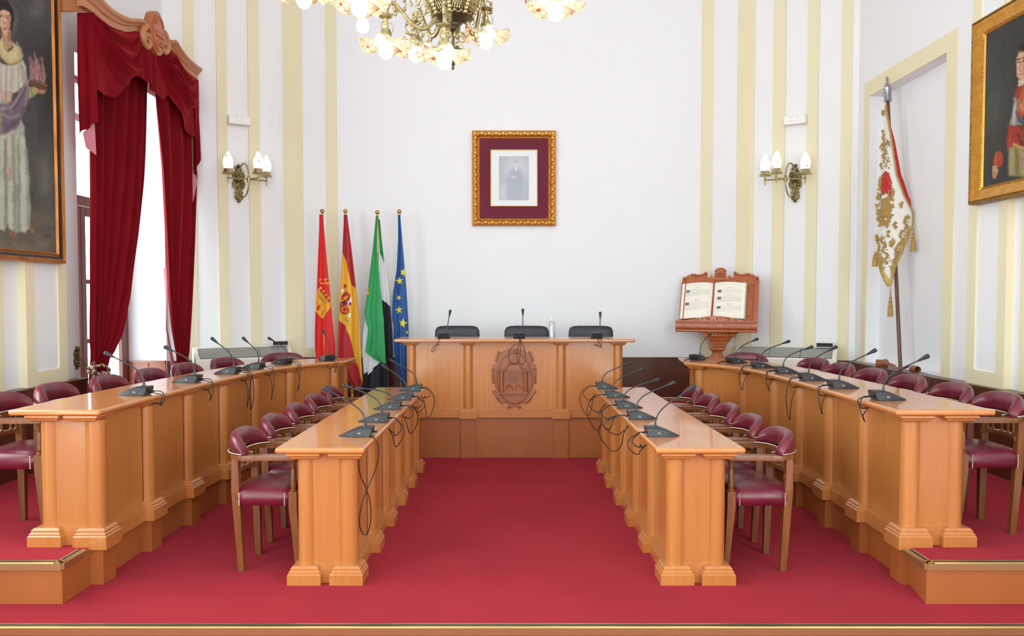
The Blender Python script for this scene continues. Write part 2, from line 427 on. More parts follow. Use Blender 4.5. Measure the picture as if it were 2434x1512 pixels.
struct('floor_hall', MB().box((0, .2, -.23), (7.7, 7.4, .1)), CARPET, smooth=False)
# front riser of the stage and its nosing
struct('trim_1', MB().box((0, 3.89, -.1), (7.7, .02, .14)), RISER, smooth=False)
def nosing(name, p0, p1, z, out, flip=1):
    """aluminium stair nosing with a black grip strip along p0->p1, lip facing 'out'"""
    a = Vector((p1[0]-p0[0], p1[1]-p0[1], 0)); L = a.length; a.normalize(); o = Vector((out[0], out[1], 0)).normalized()
    M = Matrix((( a.x, o.x, 0, p0[0]), (a.y, o.y, 0, p0[1]), (0, 0, 1, z), (0, 0, 0, 1)))
    mb = MB()
    mb.box((L/2, .006, -.014), (L, .012, .034), 0, M); mb.box((L/2, -.005, .0035), (L, .010, .006), 0, M)
    mb.box((L/2, -.021, .0025), (L, .022, .005), 1, M); mb.box((L/2, -.037, .003), (L, .010, .006), 0, M)
    return struct(name, mb, [METALN, RUBSTRIP], smooth=False)
nosing('trim_2', (-3.85, 3.88), (3.85, 3.88), .001, (0, -1))

# ---- desk outlines (table-top edges, metres)
LI = smooth_line([(-2.262, 4.475), (-2.255, 5.0), (-2.205, 6.1), (-2.09, 7.1), (-1.895, 7.62), (-1.631, 8.015)], 8)
LO = smooth_line([(-2.765, 4.475), (-2.755, 5.1), (-2.70, 5.9), (-2.62, 6.75), (-2.47, 7.55), (-2.12, 8.2), (-1.60, 8.43)], 8)
RI = smooth_line([(2.108, 4.475), (2.112, 5.4), (2.10, 6.35), (2.055, 7.05), (1.89, 7.5), (1.647, 7.82)], 8)
RO = smooth_line([(2.655, 4.475), (2.65, 5.2), (2.645, 5.8), (2.61, 6.7), (2.53, 7.5), (2.27, 8.2), (1.715, 8.47)], 8)
IL = [Vector((-.812, 4.475)), Vector((-.788, 7.56))]; OL = [Vector((-1.305, 4.475)), Vector((-1.255, 7.56))]
IR = [Vector((.793, 4.475)), Vector((.748, 7.56))]; OR_ = [Vector((1.286, 4.475)), Vector((1.232, 7.56))]
def arc_points(line, first, pitch, last):
    """points and unit tangents along a polyline at arc length first, first+pitch ... (<= total-last)"""
    L = [0.0]
    for a, b in zip(line, line[1:]): L.append(L[-1] + (Vector(b)-Vector(a)).length)
    out = []; s = first
    def get(s):
        for i in range(len(line)-1):
            if s <= L[i+1] or i == len(line)-2:
                t = (s-L[i])/(L[i+1]-L[i]); a = Vector(line[i]); b = Vector(line[i+1])
                return a+(b-a)*t, (b-a).normalized()
    n = max(1, round((L[-1]-last-first)/pitch)); step = (L[-1]-last-first)/n
    return [get(first+step*k) for k in range(n+1)]
ZD = .213     # side platforms
ZP = .40      # president's platform
EL = offset_line(LI, .055)      # face of the left platform under the desk (to the left of travel = outward)
ER = offset_line(RI, -.10)
COLS_L = arc_points(offset_line(LI, .06), .075, .585, .10)
COLS_R = arc_points(offset_line(RI, -.11), .075, .585, .10)
def dais_side(sgn, E, cols):
    mb = MB()
    xf = -2.327 if sgn < 0 else 2.143
    edge = [p for p in E if p.y > 4.62]
    x0 = edge[0].x + (-.012 if sgn < 0 else .012)
    poly = [(sgn*XW, 4.19), (xf, 4.19), (x0 if abs(x0-xf) < .2 else xf, 4.60)] + [(p.x, p.y) for p in edge] + [(E[-1].x, 8.5), (sgn*XW, 8.5)]
    a = MB().prism(poly, 0.0, ZD)
    for f in a.f:
        vs = [a.v[i] for i in f]; top = all(abs(v.z-ZD) < 1e-4 for v in vs)
        mb.add(vs, [tuple(range(len(vs)))], 0 if top else 1)
    for p, t in cols:
        n = Vector((t.y, -t.x)) if sgn < 0 else Vector((-t.y, t.x))
        ang = math.atan2(t.y, t.x)-PI/2
        c = p + n*.0
        M = Matrix.Translation((c.x, c.y, 0)) @ Matrix.Rotation(ang, 4, 'Z')
        mb.box((0, 0, .096), (.128, .14, .192), 1, M)
    return struct('dais', mb, [CARPET, RISER], smooth=False)
dais_side(-1, EL, COLS_L); dais_side(1, ER, COLS_R)
nosing('trim_3', (-3.85, 4.185), (-2.324, 4.185), ZD, (0, -1)); nosing('trim_4', (-2.324, 4.185), (-2.324, 4.41), ZD, (1, 0))
nosing('trim_5', (2.14, 4.185), (3.85, 4.185), ZD, (0, -1)); nosing('trim_6', (2.14, 4.185), (2.14, 4.41), ZD, (-1, 0))
# the president's platform
mb = MB(); a = MB().prism([(-1.02, 8.09), (1.09, 8.09), (1.09, 8.5), (3.85, 8.5), (3.85, 9.2), (2.8, 9.75), (-2.75, 9.75), (-3.85, 9.15), (-3.85, 8.5), (-1.02, 8.5)], 0, ZP)
for f in a.f:
    vs = [a.v[i] for i in f]; top = all(abs(v.z-ZP) < 1e-4 for v in vs)
    mb.add(vs, [tuple(range(len(vs)))], 0 if top else 1)
for x in (-1.02+.02, -.434, .484, 1.09-.02): mb.box((x, 8.082, .2), (.14, .036, .4), 1)
mb.box((.32, 8.0895, .075), (.018, .001, .03), 1)
struct('dais', mb, [CARPET, RISER], smooth=False)

# ---- wainscot
def wains(name, fr, s0, s1, d, z0, joints=()):
    mb = MB(); v = [on_wall(fr, s, dd, z) for s in (s0, s1) for dd in (0, d) for z in (z0, ZW-.02)]
    mb.add(v, [(0, 1, 3, 2), (4, 6, 7, 5), (0, 4, 5, 1), (2, 3, 7, 6), (0, 2, 6, 4), (1, 5, 7, 3)])
    v = [on_wall(fr, s, dd, z) for s in (s0, s1) for dd in (0, d+.012) for z in (ZW-.02, ZW)]
    mb.add(v, [(0, 1, 3, 2), (4, 6, 7, 5), (0, 4, 5, 1), (2, 3, 7, 6), (0, 2, 6, 4), (1, 5, 7, 3)])
    for s in joints:
        v = [on_wall(fr, s+k, dd, z) for k in (-.004, .004) for dd in (d-.002, d+.004) for z in (z0, ZW-.02)]
        mb.add(v, [(0, 1, 3, 2), (4, 6, 7, 5), (0, 4, 5, 1), (2, 3, 7, 6), (0, 2, 6, 4), (1, 5, 7, 3)])
    return struct(name, mb, DARKW, smooth=False)
wains('baseboard_back', FB, C1L[0], C1R[0], .03, ZP)
wains('baseboard_back_right', FR, 0, LR, .08, ZP); wains('baseboard_back_left', FL, 0, LL, .08, ZP)
wains('baseboard_right', FRW, 3.0, 9.18, .115, ZD, [5.2, 5.9, 6.6, 7.3, 7.7, 8.1, 8.6])
wains('baseboard_left', FLW, 3.0, 7.22, .10, ZD, [5.2, 5.9, 6.55])

# ---- cream raised frames and bands on the white walls
TR = [6]
def trim(mb, m=CREAM, **k):
    TR[0] += 1; return struct('trim_%d' % TR[0], mb, m, smooth=False, **k)
def frame_mb(fr, a0, a1, i0, i1, z0, z1, iz0, iz1, r, d, back=0.0, mb=None):
    mb = mb or MB(); k = 6; inn = []; out = []
    for (cx, cz, oc, a) in ((i0+r, iz0+r, (a0, z0), PI), (i1-r, iz0+r, (a1, z0), 1.5*PI), (i1-r, iz1-r, (a1, z1), 0), (i0+r, iz1-r, (a0, z1), .5*PI)):
        for j in range(k+1):
            t = a + .5*PI*j/k; inn.append((cx+r*cos(t), cz+r*sin(t))); out.append(oc)
    n = len(inn); P = lambda l, dd: [on_wall(fr, p[0], dd, p[1]) for p in l]
    vs = P(out, back) + P(out, d) + P(inn, d) + P(inn, back); fs = []
    for b in range(3):
        for i in range(n):
            j = (i+1) % n; q = [b*n+i, b*n+j, (b+1)*n+j, (b+1)*n+i]
            fs.append(q)
    me = mb.add(vs, fs)
    return mb
def band(fr, s0, s1, z0, z1, d, mb=None):
    mb = mb or MB(); v = [on_wall(fr, s, dd, z) for s in (s0, s1) for dd in (0, d) for z in (z0, z1)]
    return mb.add(v, [(0, 1, 3, 2), (4, 6, 7, 5), (0, 4, 5, 1), (2, 3, 7, 6), (0, 2, 6, 4), (1, 5, 7, 3)])
ZT = 5.9
mb = frame_mb(FB, 2.228, 2.80, 2.356, 2.651, ZW, ZT, .994, 5.6, .05, .014); band(FR, 0, .053, ZW, ZT, .012, mb); trim(mb)
trim(frame_mb(FB, -2.69, -2.063, -2.466, -2.191, ZW, ZT, .994, 5.06, .05, .014))
trim(frame_mb(FR, .269, .76, .40, .644, ZW, ZT, .994, 5.6, .05, .022))
trim(frame_mb(FL, .223, .691, .347, .581, ZW, ZT, .994, 5.6, .05, .022))
trim(band(FR, 1.004, 1.113, ZW, ZT, .014)); trim(band(FL, .93, 1.042, ZW, ZT, .014))
# niche surround: two uprights and the head
mb = band(FRW, NY0-.165, NY0, ZW, NZ1+.165, .014); band(FRW, NY1, NY1+.115, ZW, NZ1+.165, .014, mb); band(FRW, NY0, NY1, NZ1, NZ1+.165, .014, mb); trim(mb)
def pilaster(fr, s0, s1, i0, i1):
    mb = band(fr, s0, s1, ZW, ZT, .046)
    frame_mb(fr, s0, s1, i0, i1, ZW, ZT, .995, 5.4, .035, .06, .046, mb)
    trim(mb)
    TR[0] += 1
    return struct('trim_%d' % TR[0], band(fr, i0-.001, i1+.001, .99, 5.42, .0475), WHITE, smooth=False)
pilaster(FRW, 6.306, 6.84, 6.415, 6.718); pilaster(FLW, 6.40, 6.99, 6.517, 6.862)
trim(band(FRW, 5.85, 6.19, ZW, ZT, .02)); trim(band(FLW, 5.85, 6.18, ZW, ZT, .02))

# ---- the window behind the curtains
XP = -4.30
win = bpy.data.objects.new('window_1', None); link(win); win['kind'] = 'structure'; win.location = (XP, (WY0+WY1)/2, WZ0)
def wbox(mb, y0, y1, z0, z1, x=0.0, t=.06):
    return mb.box((x, (y0+y1)/2-(WY0+WY1)/2, (z0+z1)/2-WZ0), (t, y1-y0, z1-z0))
mb = MB(); yc = 8.145
wbox(mb, WY0, WY0+.06, WZ0, WZ1); wbox(mb, WY1-.06, WY1, WZ0, WZ1); wbox(mb, WY0+.06, WY1-.06, WZ1-.06, WZ1)
wbox(mb, WY0+.06, WY1-.06, 2.50, 2.60); mb.build('window_frame', WINW, win, bevel=.006)
mb = MB(); wbox(mb, WY0+.06, WY1-.06, 3.32, 3.40); mb.build('transom_bar', HEATW, win, bevel=.006)
for (a, b, sw) in ((WY0+.065, yc-.005, .09), (yc+.005, WY1-.065, .09)):
    mb = MB()
    wbox(mb, a, a+sw, .26, 2.495, .01, .05); wbox(mb, b-sw, b, .26, 2.495, .01, .05)
    wbox(mb, a+sw, b-sw, 2.40, 2.495, .01, .05); wbox(mb, a+sw, b-sw, .26, .40, .01, .05)
    wbox(mb, a+sw, b-sw, 1.125, 1.17, .01, .04); wbox(mb, a+sw, b-sw, 1.725, 1.77, .01, .04)
    s = mb.build('casement', WINW, win, bevel=.008)
    wbox(MB(), a+sw, b-sw, .40, 2.40, .0, .004).build('window_pane', PANE, s)
mb = MB(); wbox(mb, WY0+.06, WY1-.06, 2.60, 3.32, 0, .004); wbox(mb, WY0+.06, WY1-.06, 3.40, WZ1-.06, 0, .004); mb.build('window_pane', PANE, win)
mb = MB(); mb.box((-4.06, WY1-.012, .54), (.40, .024, .68)); mb.box((-4.06, WY1-.02, .875), (.40, .04, .02)); mb.box((-4.05, WY1-.03, .54), (.012, .01, .64))
TR[0] += 1; struct('trim_%d' % TR[0], mb, wood('window_reveal_panel', (176, 96, 66), (160, 82, 56), (150, 74, 50), (40, 40, 1.5)), smooth=False)
struct('floor_window', MB().box((-4.1, (WY0+WY1)/2, .1), (.6, WY1-WY0, .2)), RISER, smooth=False)

# ---- light: an overcast white sky through the curtained window and the added openings
w = bpy.data.worlds.new('sky'); SC.world = w; w.use_nodes = True
bg = w.node_tree.nodes['Background']; bg.inputs[0].default_value = (.845, 1.0, .985, 1); bg.inputs[1].default_value = 8.0
def portal(loc, rot, sx, sy):
    l = bpy.data.lights.new('opening_portal', 'AREA'); l.shape = 'RECTANGLE'; l.size = sx; l.size_y = sy
    l.cycles.is_portal = True
    o = bpy.data.objects.new('opening_portal', l); link(o); o.location = loc; o.rotation_euler = rot
for (a, b, c, d, e) in LWIN_AND_ADDED:
    portal((-XW-e-.05, (a+b)/2, (c+d)/2), (0, -PI/2, 0), d-c, b-a)
portal((XW+.45, (RS_ADDED[0]+RS_ADDED[1])/2, (RS_ADDED[2]+RS_ADDED[3])/2), (0, PI/2, 0), RS_ADDED[3]-RS_ADDED[2], RS_ADDED[1]-RS_ADDED[0])
for (a, b, c, d, e) in REAR_ADDED:
    portal(((a+b)/2, Y0-e-.05, (c+d)/2), (PI/2, 0, 0), b-a, d-c)
SC.view_settings.view_transform = 'Standard'; SC.view_settings.look = 'None'
SC.view_settings.gamma = 1.0; SC.view_settings.use_curve_mapping = False
SC.view_settings.exposure = 0.08
SC.cycles.use_denoising = True
SC.cycles.max_bounces = 14; SC.cycles.diffuse_bounces = 8; SC.cycles.transparent_max_bounces = 12
SC.cycles.sample_clamp_indirect = 12.0
# ================================================================== DESKS
SEAM = mat('dark_panel_joint', srgb(96, 52, 24), .7)
def rotz(a): return Matrix.Rotation(a, 4, 'Z')
PLINTH = [(.0925, 0), (.0925, .056), (.086, .062), (.086, .070), (.078, .078), (.078, .088), (.066, .100)]
CAP = [(.064, -.034), (.078, -.026), (.080, -.018), (.092, -.010), (.092, 0)]
def make_column(root, org, p, t, zb, zt, out, pz=0.0, r=.052, cs=0.0):
    """round pilaster standing on its plinth; t runs along the desk, org = thing origin"""
    a = math.atan2(t.y, t.x)-PI/2
    L = Vector((p[0]-org[0], p[1]-org[1], 0))
    M = Matrix.Translation(L) @ rotz(a)
    mb = MB().lathe([(r, zb+.095), (r, zt-.03)], 28, 0, M)
    c = mb.build('column', WOOD, root)
    MB().sq([(h, zt+z) for h, z in CAP], 0, M @ Matrix.Translation((out*cs, 0, 0))).build('capital', WOOD, c, smooth=False)
    MB().sq([(h, zb+z) for h, z in [(.0925, pz)] + PLINTH[1:]], 0, M).build('plinth', WOOD, c, smooth=False)
    return c
def strip(line, d0, d1, z0, z1, mb=None, mat=0):
    mb = mb or MB(); a = offset_line(line, d0); b = offset_line(line, d1)
    return mb.rings([[(p.x, p.y, z0), (q.x, q.y, z0), (q.x, q.y, z1), (p.x, p.y, z1)] for p, q in zip(a, b)], mat)
def make_desk(label, inner, outer, zb, zt, org, cols, inset, sgn, back_cols, group, pz=0.0):
    """inner/outer: table-top edges near->far; sgn -1 for the left side (outward = left of travel)"""
    o = Vector((org[0], org[1]))
    root = thing('council_desk', label, 'desk', (org[0], org[1], zb), 0, group)
    sh = lambda l: [Vector((p[0]-o.x, p[1]-o.y)) for p in l]
    inn, out = sh(inner), sh(outer); zt -= zb; zb0 = 0.0
    s = -sgn      # offset_line shifts left of travel; left desk outward is left
    top = MB().prism([(p.x, p.y) for p in inn] + [(p.x, p.y) for p in reversed(out)], zt-.032, zt)
    top.build('desktop', WOODT, root, bevel=.012, seg=3)
    line = offset_line(inn, s*inset)
    d = s
    face = [p for p in line]
    face[0] = face[0] + (face[1]-face[0]).normalized()*.05; face[-1] = face[-1] - (face[-1]-face[-2]).normalized()*.05
    pm = strip(face, 0, d*.022, 0, zt-.032)
    for q_, (p, t) in enumerate(cols):
        M = Matrix.Translation((p.x-o.x, p.y-o.y, 0)) @ rotz(math.atan2(t.y, t.x)-PI/2)
        for sy in ((.054,) if q_ == 0 else (-.054,) if q_ == len(cols)-1 else (-.054, .054)): pm.box((0, sy, (.095+zt-.05)/2), (.018, .0035, zt-.145), 1, M)
    pm.build('front_panel', [WOOD, SEAM], root, ang=50)
    rail = MB(); strip(face, -d*.034, 0, pz, .062, rail); strip(face, -d*.026, 0, .062, .072, rail); strip(face, -d*.018, 0, .072, .082, rail); strip(face, -d*.009, 0, .082, .094, rail)
    rail.build('base_rail', WOOD, root, smooth=False)
    # thin joints between the bays
    fr = MB(); strip(face, -d*.004, 0, zt-.05, zt-.032, fr); fr.build('frieze', WOOD, root, ang=50)
    for p, t in cols:
        make_column(root, (org[0], org[1]), p, t, 0, zt-.032, sgn, pz, .052, max(0, .094-inset))
    for p, t, r in back_cols:
        make_column(root, (org[0], org[1]), p, t, 0, zt-.032, sgn, 0, r)
    # end panels between the pairs of columns
    ends = [(cols[0][0], back_cols[0][0])] + ([(cols[-1][0], back_cols[1][0])] if len(back_cols) > 1 else [])
    for a, b in ends:
        a = Vector((a[0]-o.x, a[1]-o.y)); b = Vector((b[0]-o.x, b[1]-o.y)); u = (b-a).normalized()
        M = Matrix.Translation(((a.x+b.x)/2, (a.y+b.y)/2, 0)) @ rotz(math.atan2(u.y, u.x)); L = (b-a).length
        MB().box((0, 0, (zt-.032)/2), (L, .05, zt-.032), 0, M).build('end_panel', WOOD, root, smooth=False)
        m = MB(); m.box((0, 0, .04), (L-.06, .094, .08), 0, M); m.box((0, 0, .087), (L-.06, .075, .014), 0, M)
        m.build('end_rail', WOOD, root, smooth=False)
    return root
GD = 'council desks with round pilasters'
cl = arc_points([Vector((-.915, 4.555)), Vector((-.900, 7.47))], 0, .583, 0)
DIL = make_desk('inner honey wood desk standing on the red carpet left of the centre aisle', IL, OL, 0, .76, (-1.02, 6.0), cl, .100, -1,
          [(Vector((-1.148, 4.555)), Vector((0, 1)), .048), (Vector((-1.13, 7.47)), Vector((0, 1)), .048)], GD)
cr = arc_points([Vector((.912, 4.555)), Vector((.872, 7.47))], 0, .583, 0)
DIR_ = make_desk('inner honey wood desk standing on the red carpet right of the centre aisle', IR, OR_, 0, .76, (1.02, 6.0), cr, .105, 1,
          [(Vector((1.142, 4.555)), Vector((0, 1)), .048), (Vector((1.09, 7.47)), Vector((0, 1)), .048)], GD)
ZO = .97
DOL = make_desk('curved outer honey wood desk on the left platform beside the curtained window', LI, LO, ZD, ZO, (-2.4, 6.2), COLS_L, .055, -1,
          [(Vector((-2.575, 4.555)), Vector((0, 1)), .048), (Vector((-1.72, 8.32)), COLS_L[-1][1], .048)], GD, pz=-.014)
DOR = make_desk('curved outer honey wood desk on the right platform below the flag niche', RI, RO, ZD, ZO, (2.4, 6.2), COLS_R, .10, 1,
          [(Vector((2.465, 4.555)), Vector((0, 1)), .048), (Vector((1.85, 8.30)), COLS_R[-1][1], .048)], GD, pz=-.014)

# ---- president's desk
PC = (.026, 8.2)
pd = thing('president_desk', 'wide honey wood head desk with carved shield, facing down the aisle', 'desk', (PC[0], PC[1], ZP))
zt = 1.185-ZP
MB().box((0, 0, zt-.016), (2.345, .50, .032)).build('desktop', WOODTX, pd, bevel=.012, seg=3)
MB().box((0, -.10, (zt-.032)/2), (2.10, .03, zt-.032)).build('front_panel', WOOD, pd, smooth=False)
for x in (-1.035, 1.035):
    MB().box((x, .05, (zt-.032)/2), (.03, .27, zt-.032)).build('side_panel', WOOD, pd, smooth=False)
m = MB(); m.box((0, -.125, .036), (2.16, .03, .072)); m.box((0, -.121, .077), (2.15, .026, .010)); m.build('base_rail', WOODX, pd, bevel=.004)
m = MB(); m.box((0, -.122, zt-.045), (2.15, .02, .026)); m.build('frieze', WOODX, pd, smooth=False)
for x in (-1.02, -.46, .458, 1.02):
    M = Matrix.Translation((x, -.105, 0))
    c = MB().lathe([(.047, .09), (.047, zt-.06)], 26, 0, M).build('column', WOOD, pd)
    MB().sq([(h*.86, zt-.032+z) for h, z in CAP], 0, M).build('capital', WOOD, c, smooth=False)
    MB().sq([(.082, -.012), (.088, -.004), (.088, .070), (.080, .078), (.068, .080), (.068, .092)], 0, M, .7).build('plinth', WOOD, c, smooth=False)
# carved shield on its front
cx, cz = .195, .795
K = .00413
def cp(px, py): return ((px-1222.0)*K - .005, (900.0-py)*K + .39)
def ell(c, rx, rz, n=40, a0=0, a1=2*PI): return [(c[0]+rx*cos(a0+(a1-a0)*i/n), c[1]+rz*sin(a0+(a1-a0)*i/n)) for i in range(n+1)]
XZ = Matrix(((1, 0, 0, 0), (0, 0, -1, 0), (0, 1, 0, 0), (0, 0, 0, 1)))     # (x, y, z) -> (x, -z, y): extrude towards the viewer
def relief(poly, d0, d1, mb): return mb.prism(poly, d0, d1, 0, XZ)
crest = MB()
c0 = (-.005, .392)
# strapwork border
bor = [cp(*q) for q in ((1222, 829), (1240, 831), (1252, 838), (1262, 838), (1268, 855), (1262, 861), (1274, 868), (1275, 880), (1270, 890), (1274, 908), (1268, 912), (1266, 928), (1273, 930), (1260, 955), (1250, 962), (1240, 957), (1236, 960), (1238, 971), (1228, 970), (1222, 966),
                        (1216, 970), (1206, 971), (1208, 960), (1204, 957), (1194, 962), (1184, 955), (1171, 930), (1178, 928), (1176, 912), (1170, 908), (1174, 890), (1169, 880), (1170, 868), (1182, 861), (1176, 855), (1182, 838), (1192, 838), (1204, 831))]
relief(bor, 0, .014, crest)
cc = cp(1222, 899)
relief(ell(cc, .166, .245)[:-1], .010, .021, crest)
crest.tube([(p[0], -.021, p[1]) for p in ell(cc, .172, .250)[:-1]], .008, 8, closed=True)
for px, py, sg in ((1185, 838, 1), (1259, 838, -1), (1179, 857, 1), (1265, 857, -1), (1173, 878, 1), (1271, 878, -1), (1190, 955, 1), (1254, 955, -1), (1208, 969, 1), (1236, 969, -1), (1173, 931, 1), (1271, 931, -1), (1172, 909, 1), (1272, 909, -1)):
    q = cp(px, py); crest.ball((q[0], -.016, q[1]), .014, 10, sc=(1, .8, 1))
for a, b in (((1185, 838), (1178, 856)), ((1259, 838), (1266, 856)), ((1174, 932), (1190, 956)), ((1270, 932), (1254, 956)), ((1171, 880), (1173, 908)), ((1273, 880), (1271, 908))):
    p, q = cp(*a), cp(*b); crest.tube([(p[0], -.014, p[1]), (q[0], -.014, q[1])], .011, 8)
q = cp(1222, 832); relief([(q[0]-.03, q[1]-.012), (q[0]+.03, q[1]-.012), (q[0]+.03, q[1]+.012), (q[0]-.03, q[1]+.012)], .012, .022, crest)
cs = crest.build('carved_shield', CRESTW, pd, bevel=.003)
cs.location = (0, -.115, 0)
cas = MB()
def rc(x0, y0, x1, y1, d0, d1, mb=cas):
    a, b = cp(x0, y0), cp(x1, y1); relief([(a[0], b[1]), (b[0], b[1]), (b[0], a[1]), (a[0], a[1])], d0, d1, mb)
rc(1186, 933, 1255, 937, .018, .046)                                   # ground ledge
rc(1197, 889, 1245, 908, .018, .030)                                   # inscription wall
for x0, x1 in ((1197, 1202), (1218, 1224), (1241, 1245)): rc(x0, 908, x1, 933, .018, .028)
rc(1197, 908, 1245, 915, .018, .0262)
for xc in (1210, 1232.5):                                              # two arches
    q = cp(xc, 933); cas.tube([(q[0]+.036*cos(PI*i/12), -.026, q[1]+.020+.050*sin(PI*i/12)) for i in range(13)], .008, 6)
for xc in (1192, 1249):                                                # towers
    q = cp(xc, 933); M = Matrix.Translation((q[0], -.022, q[1]))
    cas.lathe([(.025, 0), (.025, .195), (.029, .200), (.029, .212)], 16, 0, M)
    for k in (-1, 0, 1): cas.box((q[0]+k*.020, -.040, q[1]+.222), (.011, .02, .022))
    for j in range(12): cas.tube([(q[0]+.0262*cos(PI+PI*i/8), -.022-.0262*abs(sin(PI*i/8)), q[1]+.012+.0155*j) for i in range(9)], .0018, 4)
    cas.box((q[0], -.047, q[1]+.15), (.012, .006, .034))
for xc in (1206, 1216, 1226, 1236):                                    # merlons
    q = cp(xc, 889); cas.box((q[0], -.026, q[1]+.012), (.012, .016, .024)); cas.box((q[0], -.026, q[1]+.026), (.026, .016, .010))
q = cp(1221.5, 885); cas.tube([(q[0]+.084*cos(PI*i/14), -.022, q[1]+.088*sin(PI*i/14)) for i in range(15)], .006, 6)
for a in (28, 60, 90, 120, 152):
    x, z = q[0]+.105*cos(math.radians(a)), q[1]+.108*sin(math.radians(a)); cas.box((x, -.024, z), (.012, .012, .018)); cas.box((x, -.024, z+.012), (.024, .012, .008))
TM = lambda px, py, d: Matrix.Translation((cp(px, py)[0], -d, cp(px, py)[1])) @ Matrix.Rotation(PI/2, 4, 'X')
text_mb('AVGVSTA', .044, .007, TM(1221.5, 893, .034), 0, cas, spacing=1.05); text_mb('EMERITA', .044, .007, TM(1221.5, 902.5, .034), 0, cas, spacing=1.05)
for z in (889, 897.5, 907.5): rc(1197, z-.5, 1245, z+.5, .030, .034)
ca = cas.build('carved_castle', CRESTW, cs, smooth=True, ang=30)
for b in (pd,): b['label'] = 'wide honey wood head desk with a carved castle shield on its front'

# ================================================================== ARMCHAIRS (front = +y)
def make_armchair():
    r = thing('armchair', '-', 'chair')
    def U(k, ins=0.0):
        """horseshoe in plan, k from -1 (left front) to 1 (right front)"""
        a = k*PI*.5*1.0
        hw, bk = .258-ins, .240-ins
        if abs(k) > .72:
            t = (abs(k)-.72)/.28; a0 = .72*PI/2; x0 = hw*sin(a0)**.75; y0 = -bk*cos(a0)**.9 + .0
            return Vector((math.copysign(x0+(hw-.030-x0)*t, k), y0+(.185-y0)*t))
        return Vector((math.copysign(hw*abs(sin(a))**.75, k), -bk*max(0, cos(a))**.9))
    n = 44
    # arm rail: flat bent wood
    mb = MB(); rs = []
    for i in range(n+1):
        k = -1+2*i/n; wd = .060 if abs(k) < .8 else .060+.012*(abs(k)-.8)/.2
        o = U(k); q = U(k, wd); rs.append([(o.x, o.y, .658), (o.x, o.y, .680), (o.x*.995, o.y*.995, .686), (q.x, q.y, .686), (q.x, q.y, .658)])
    mb.rings(rs).build('arm_rail', CHAIRW, r, ang=50)
    # padded horseshoe back
    mb = MB(); rs = []
    for i in range(n+1):
        k = -.70+1.40*i/n; e = abs(k)/.70
        h = .100*(1-e**2.4)**.60 + .024 if e < 1 else .022
        if e > .93: h = min(h, .022+.06*(1-e)/.07*1.0 + .02)
        o, q = U(k, -.004), U(k, .075-.02*e)
        mid = (o+q)/2; d = (q-o)/2
        ring = []
        for j in range(14):
            a = 2*PI*j/14; c, s_ = cos(a), sin(a)
            px = mid + d*math.copysign(abs(c)**.7, c)*(1.0-.22*max(0, s_))
            ring.append((px.x, px.y, .687 + h*.5*(1+math.copysign(abs(s_)**.75, s_))))
        rs.append(ring)
    pad = mb.rings(rs).build('back_cushion', LEATHER, r, ang=80)
    # nailhead rows along the pad
    for ins in (-.006, .078):
        mb = MB()
        for i in range(57):
            k = -.70+1.40*i/56; o = U(k, ins); mb.ball((o.x, o.y, .694), .0048, 6)
        mb.build('nailheads', STUD, pad)
    # lower back rail and its little turned spindles
    mb = MB(); rs = []
    for i in range(25):
        k = -.50+1.0*i/24; o = U(k, .014); q = U(k, .040); rs.append([(o.x, o.y, .545), (o.x, o.y, .568), (q.x, q.y, .568), (q.x, q.y, .545)])
    mb.rings(rs).build('lower_rail', CHAIRW, r, ang=50)
    for k in (-.38, -.28, -.10, 0, .10, .28, .38):
        p = U(k, .028); M = Matrix.Translation((p.x, p.y, 0))
        MB().lathe([(.007, .568), (.011, .574), (.007, .580), (.008, .600), (.006, .652)], 10, 0, M).build('spindle', CHAIRW, r)
    # upholstered seat
    mb = MB(); rs = []
    def seat_ring(z, ins, dome=0):
        pts = []
        for i in range(32):
            a = 2*PI*i/32; c, s_ = cos(a), sin(a); ex = .42
            x = math.copysign(abs(c)**ex, c); y = math.copysign(abs(s_)**ex, s_)
            hw = (.216 if y < 0 else .212)-ins
            pts.append((x*(hw + .010*y), y*(.192-ins)-.014, z + dome*(1-abs(x)**3)*(1-abs(y)**3)))
        return pts
    for z, ins in ((.392, .012), (.396, .002), (.43, -.003), (.455, -.002), (.472, .008), (.488, .026), (.502, .062), (.512, .115), (.518, .185)): rs.append(seat_ring(z, ins))
    st = mb.rings(rs).build('seat', LEATHER, r, ang=80)
    for sx in (-1, 1):
        for (xx, yy) in ((.216, .118), (.218, -.142)):
            mb = MB()
            for j in range(9): mb.ball((sx*xx, yy, .398+.0085*j), .0046, 6)
            mb.build('nailheads', STUD, st)
    # legs
    for sx in (-1, 1):
        mb = MB()
        mb.rings([[(sx*x-w/2, y-d/2, z), (sx*x+w/2, y-d/2, z), (sx*x+w/2, y+d/2, z), (sx*x-w/2, y+d/2, z)]
                  for x, y, z, w, d in ((.160, -.150, 0, .030, .034), (.178, -.165, .39, .040, .044), (.180, -.170, .47, .040, .044), (.178, -.172, .660, .036, .036))])
        mb.build('rear_leg', CHAIRW, r, smooth=False)
        mb = MB(); M = Matrix.Translation((sx*.198, .166, 0))
        mb.rings([[(-w/2, q-w/2, z), (w/2, q-w/2, z), (w/2, q+w/2, z), (-w/2, q+w/2, z)] for z, w, q in ((0, .026, .026), (.385, .046, 0), (.475, .046, 0))], 0, M)
        mb.lathe([(.020, .474), (.022, .482), (.013, .490), (.018, .500), (.016, .512), (.017, .540), (.013, .600), (.011, .612), (.017, .622), (.012, .630), (.016, .640), (.020, .654)], 14, 0, M)
        mb.build('front_leg', CHAIRW, r, ang=40)
    for sx in (-1, 1): pass
    return r
CH0 = make_armchair()
GA = 'burgundy leather armchairs behind the council desks'
used = [False]
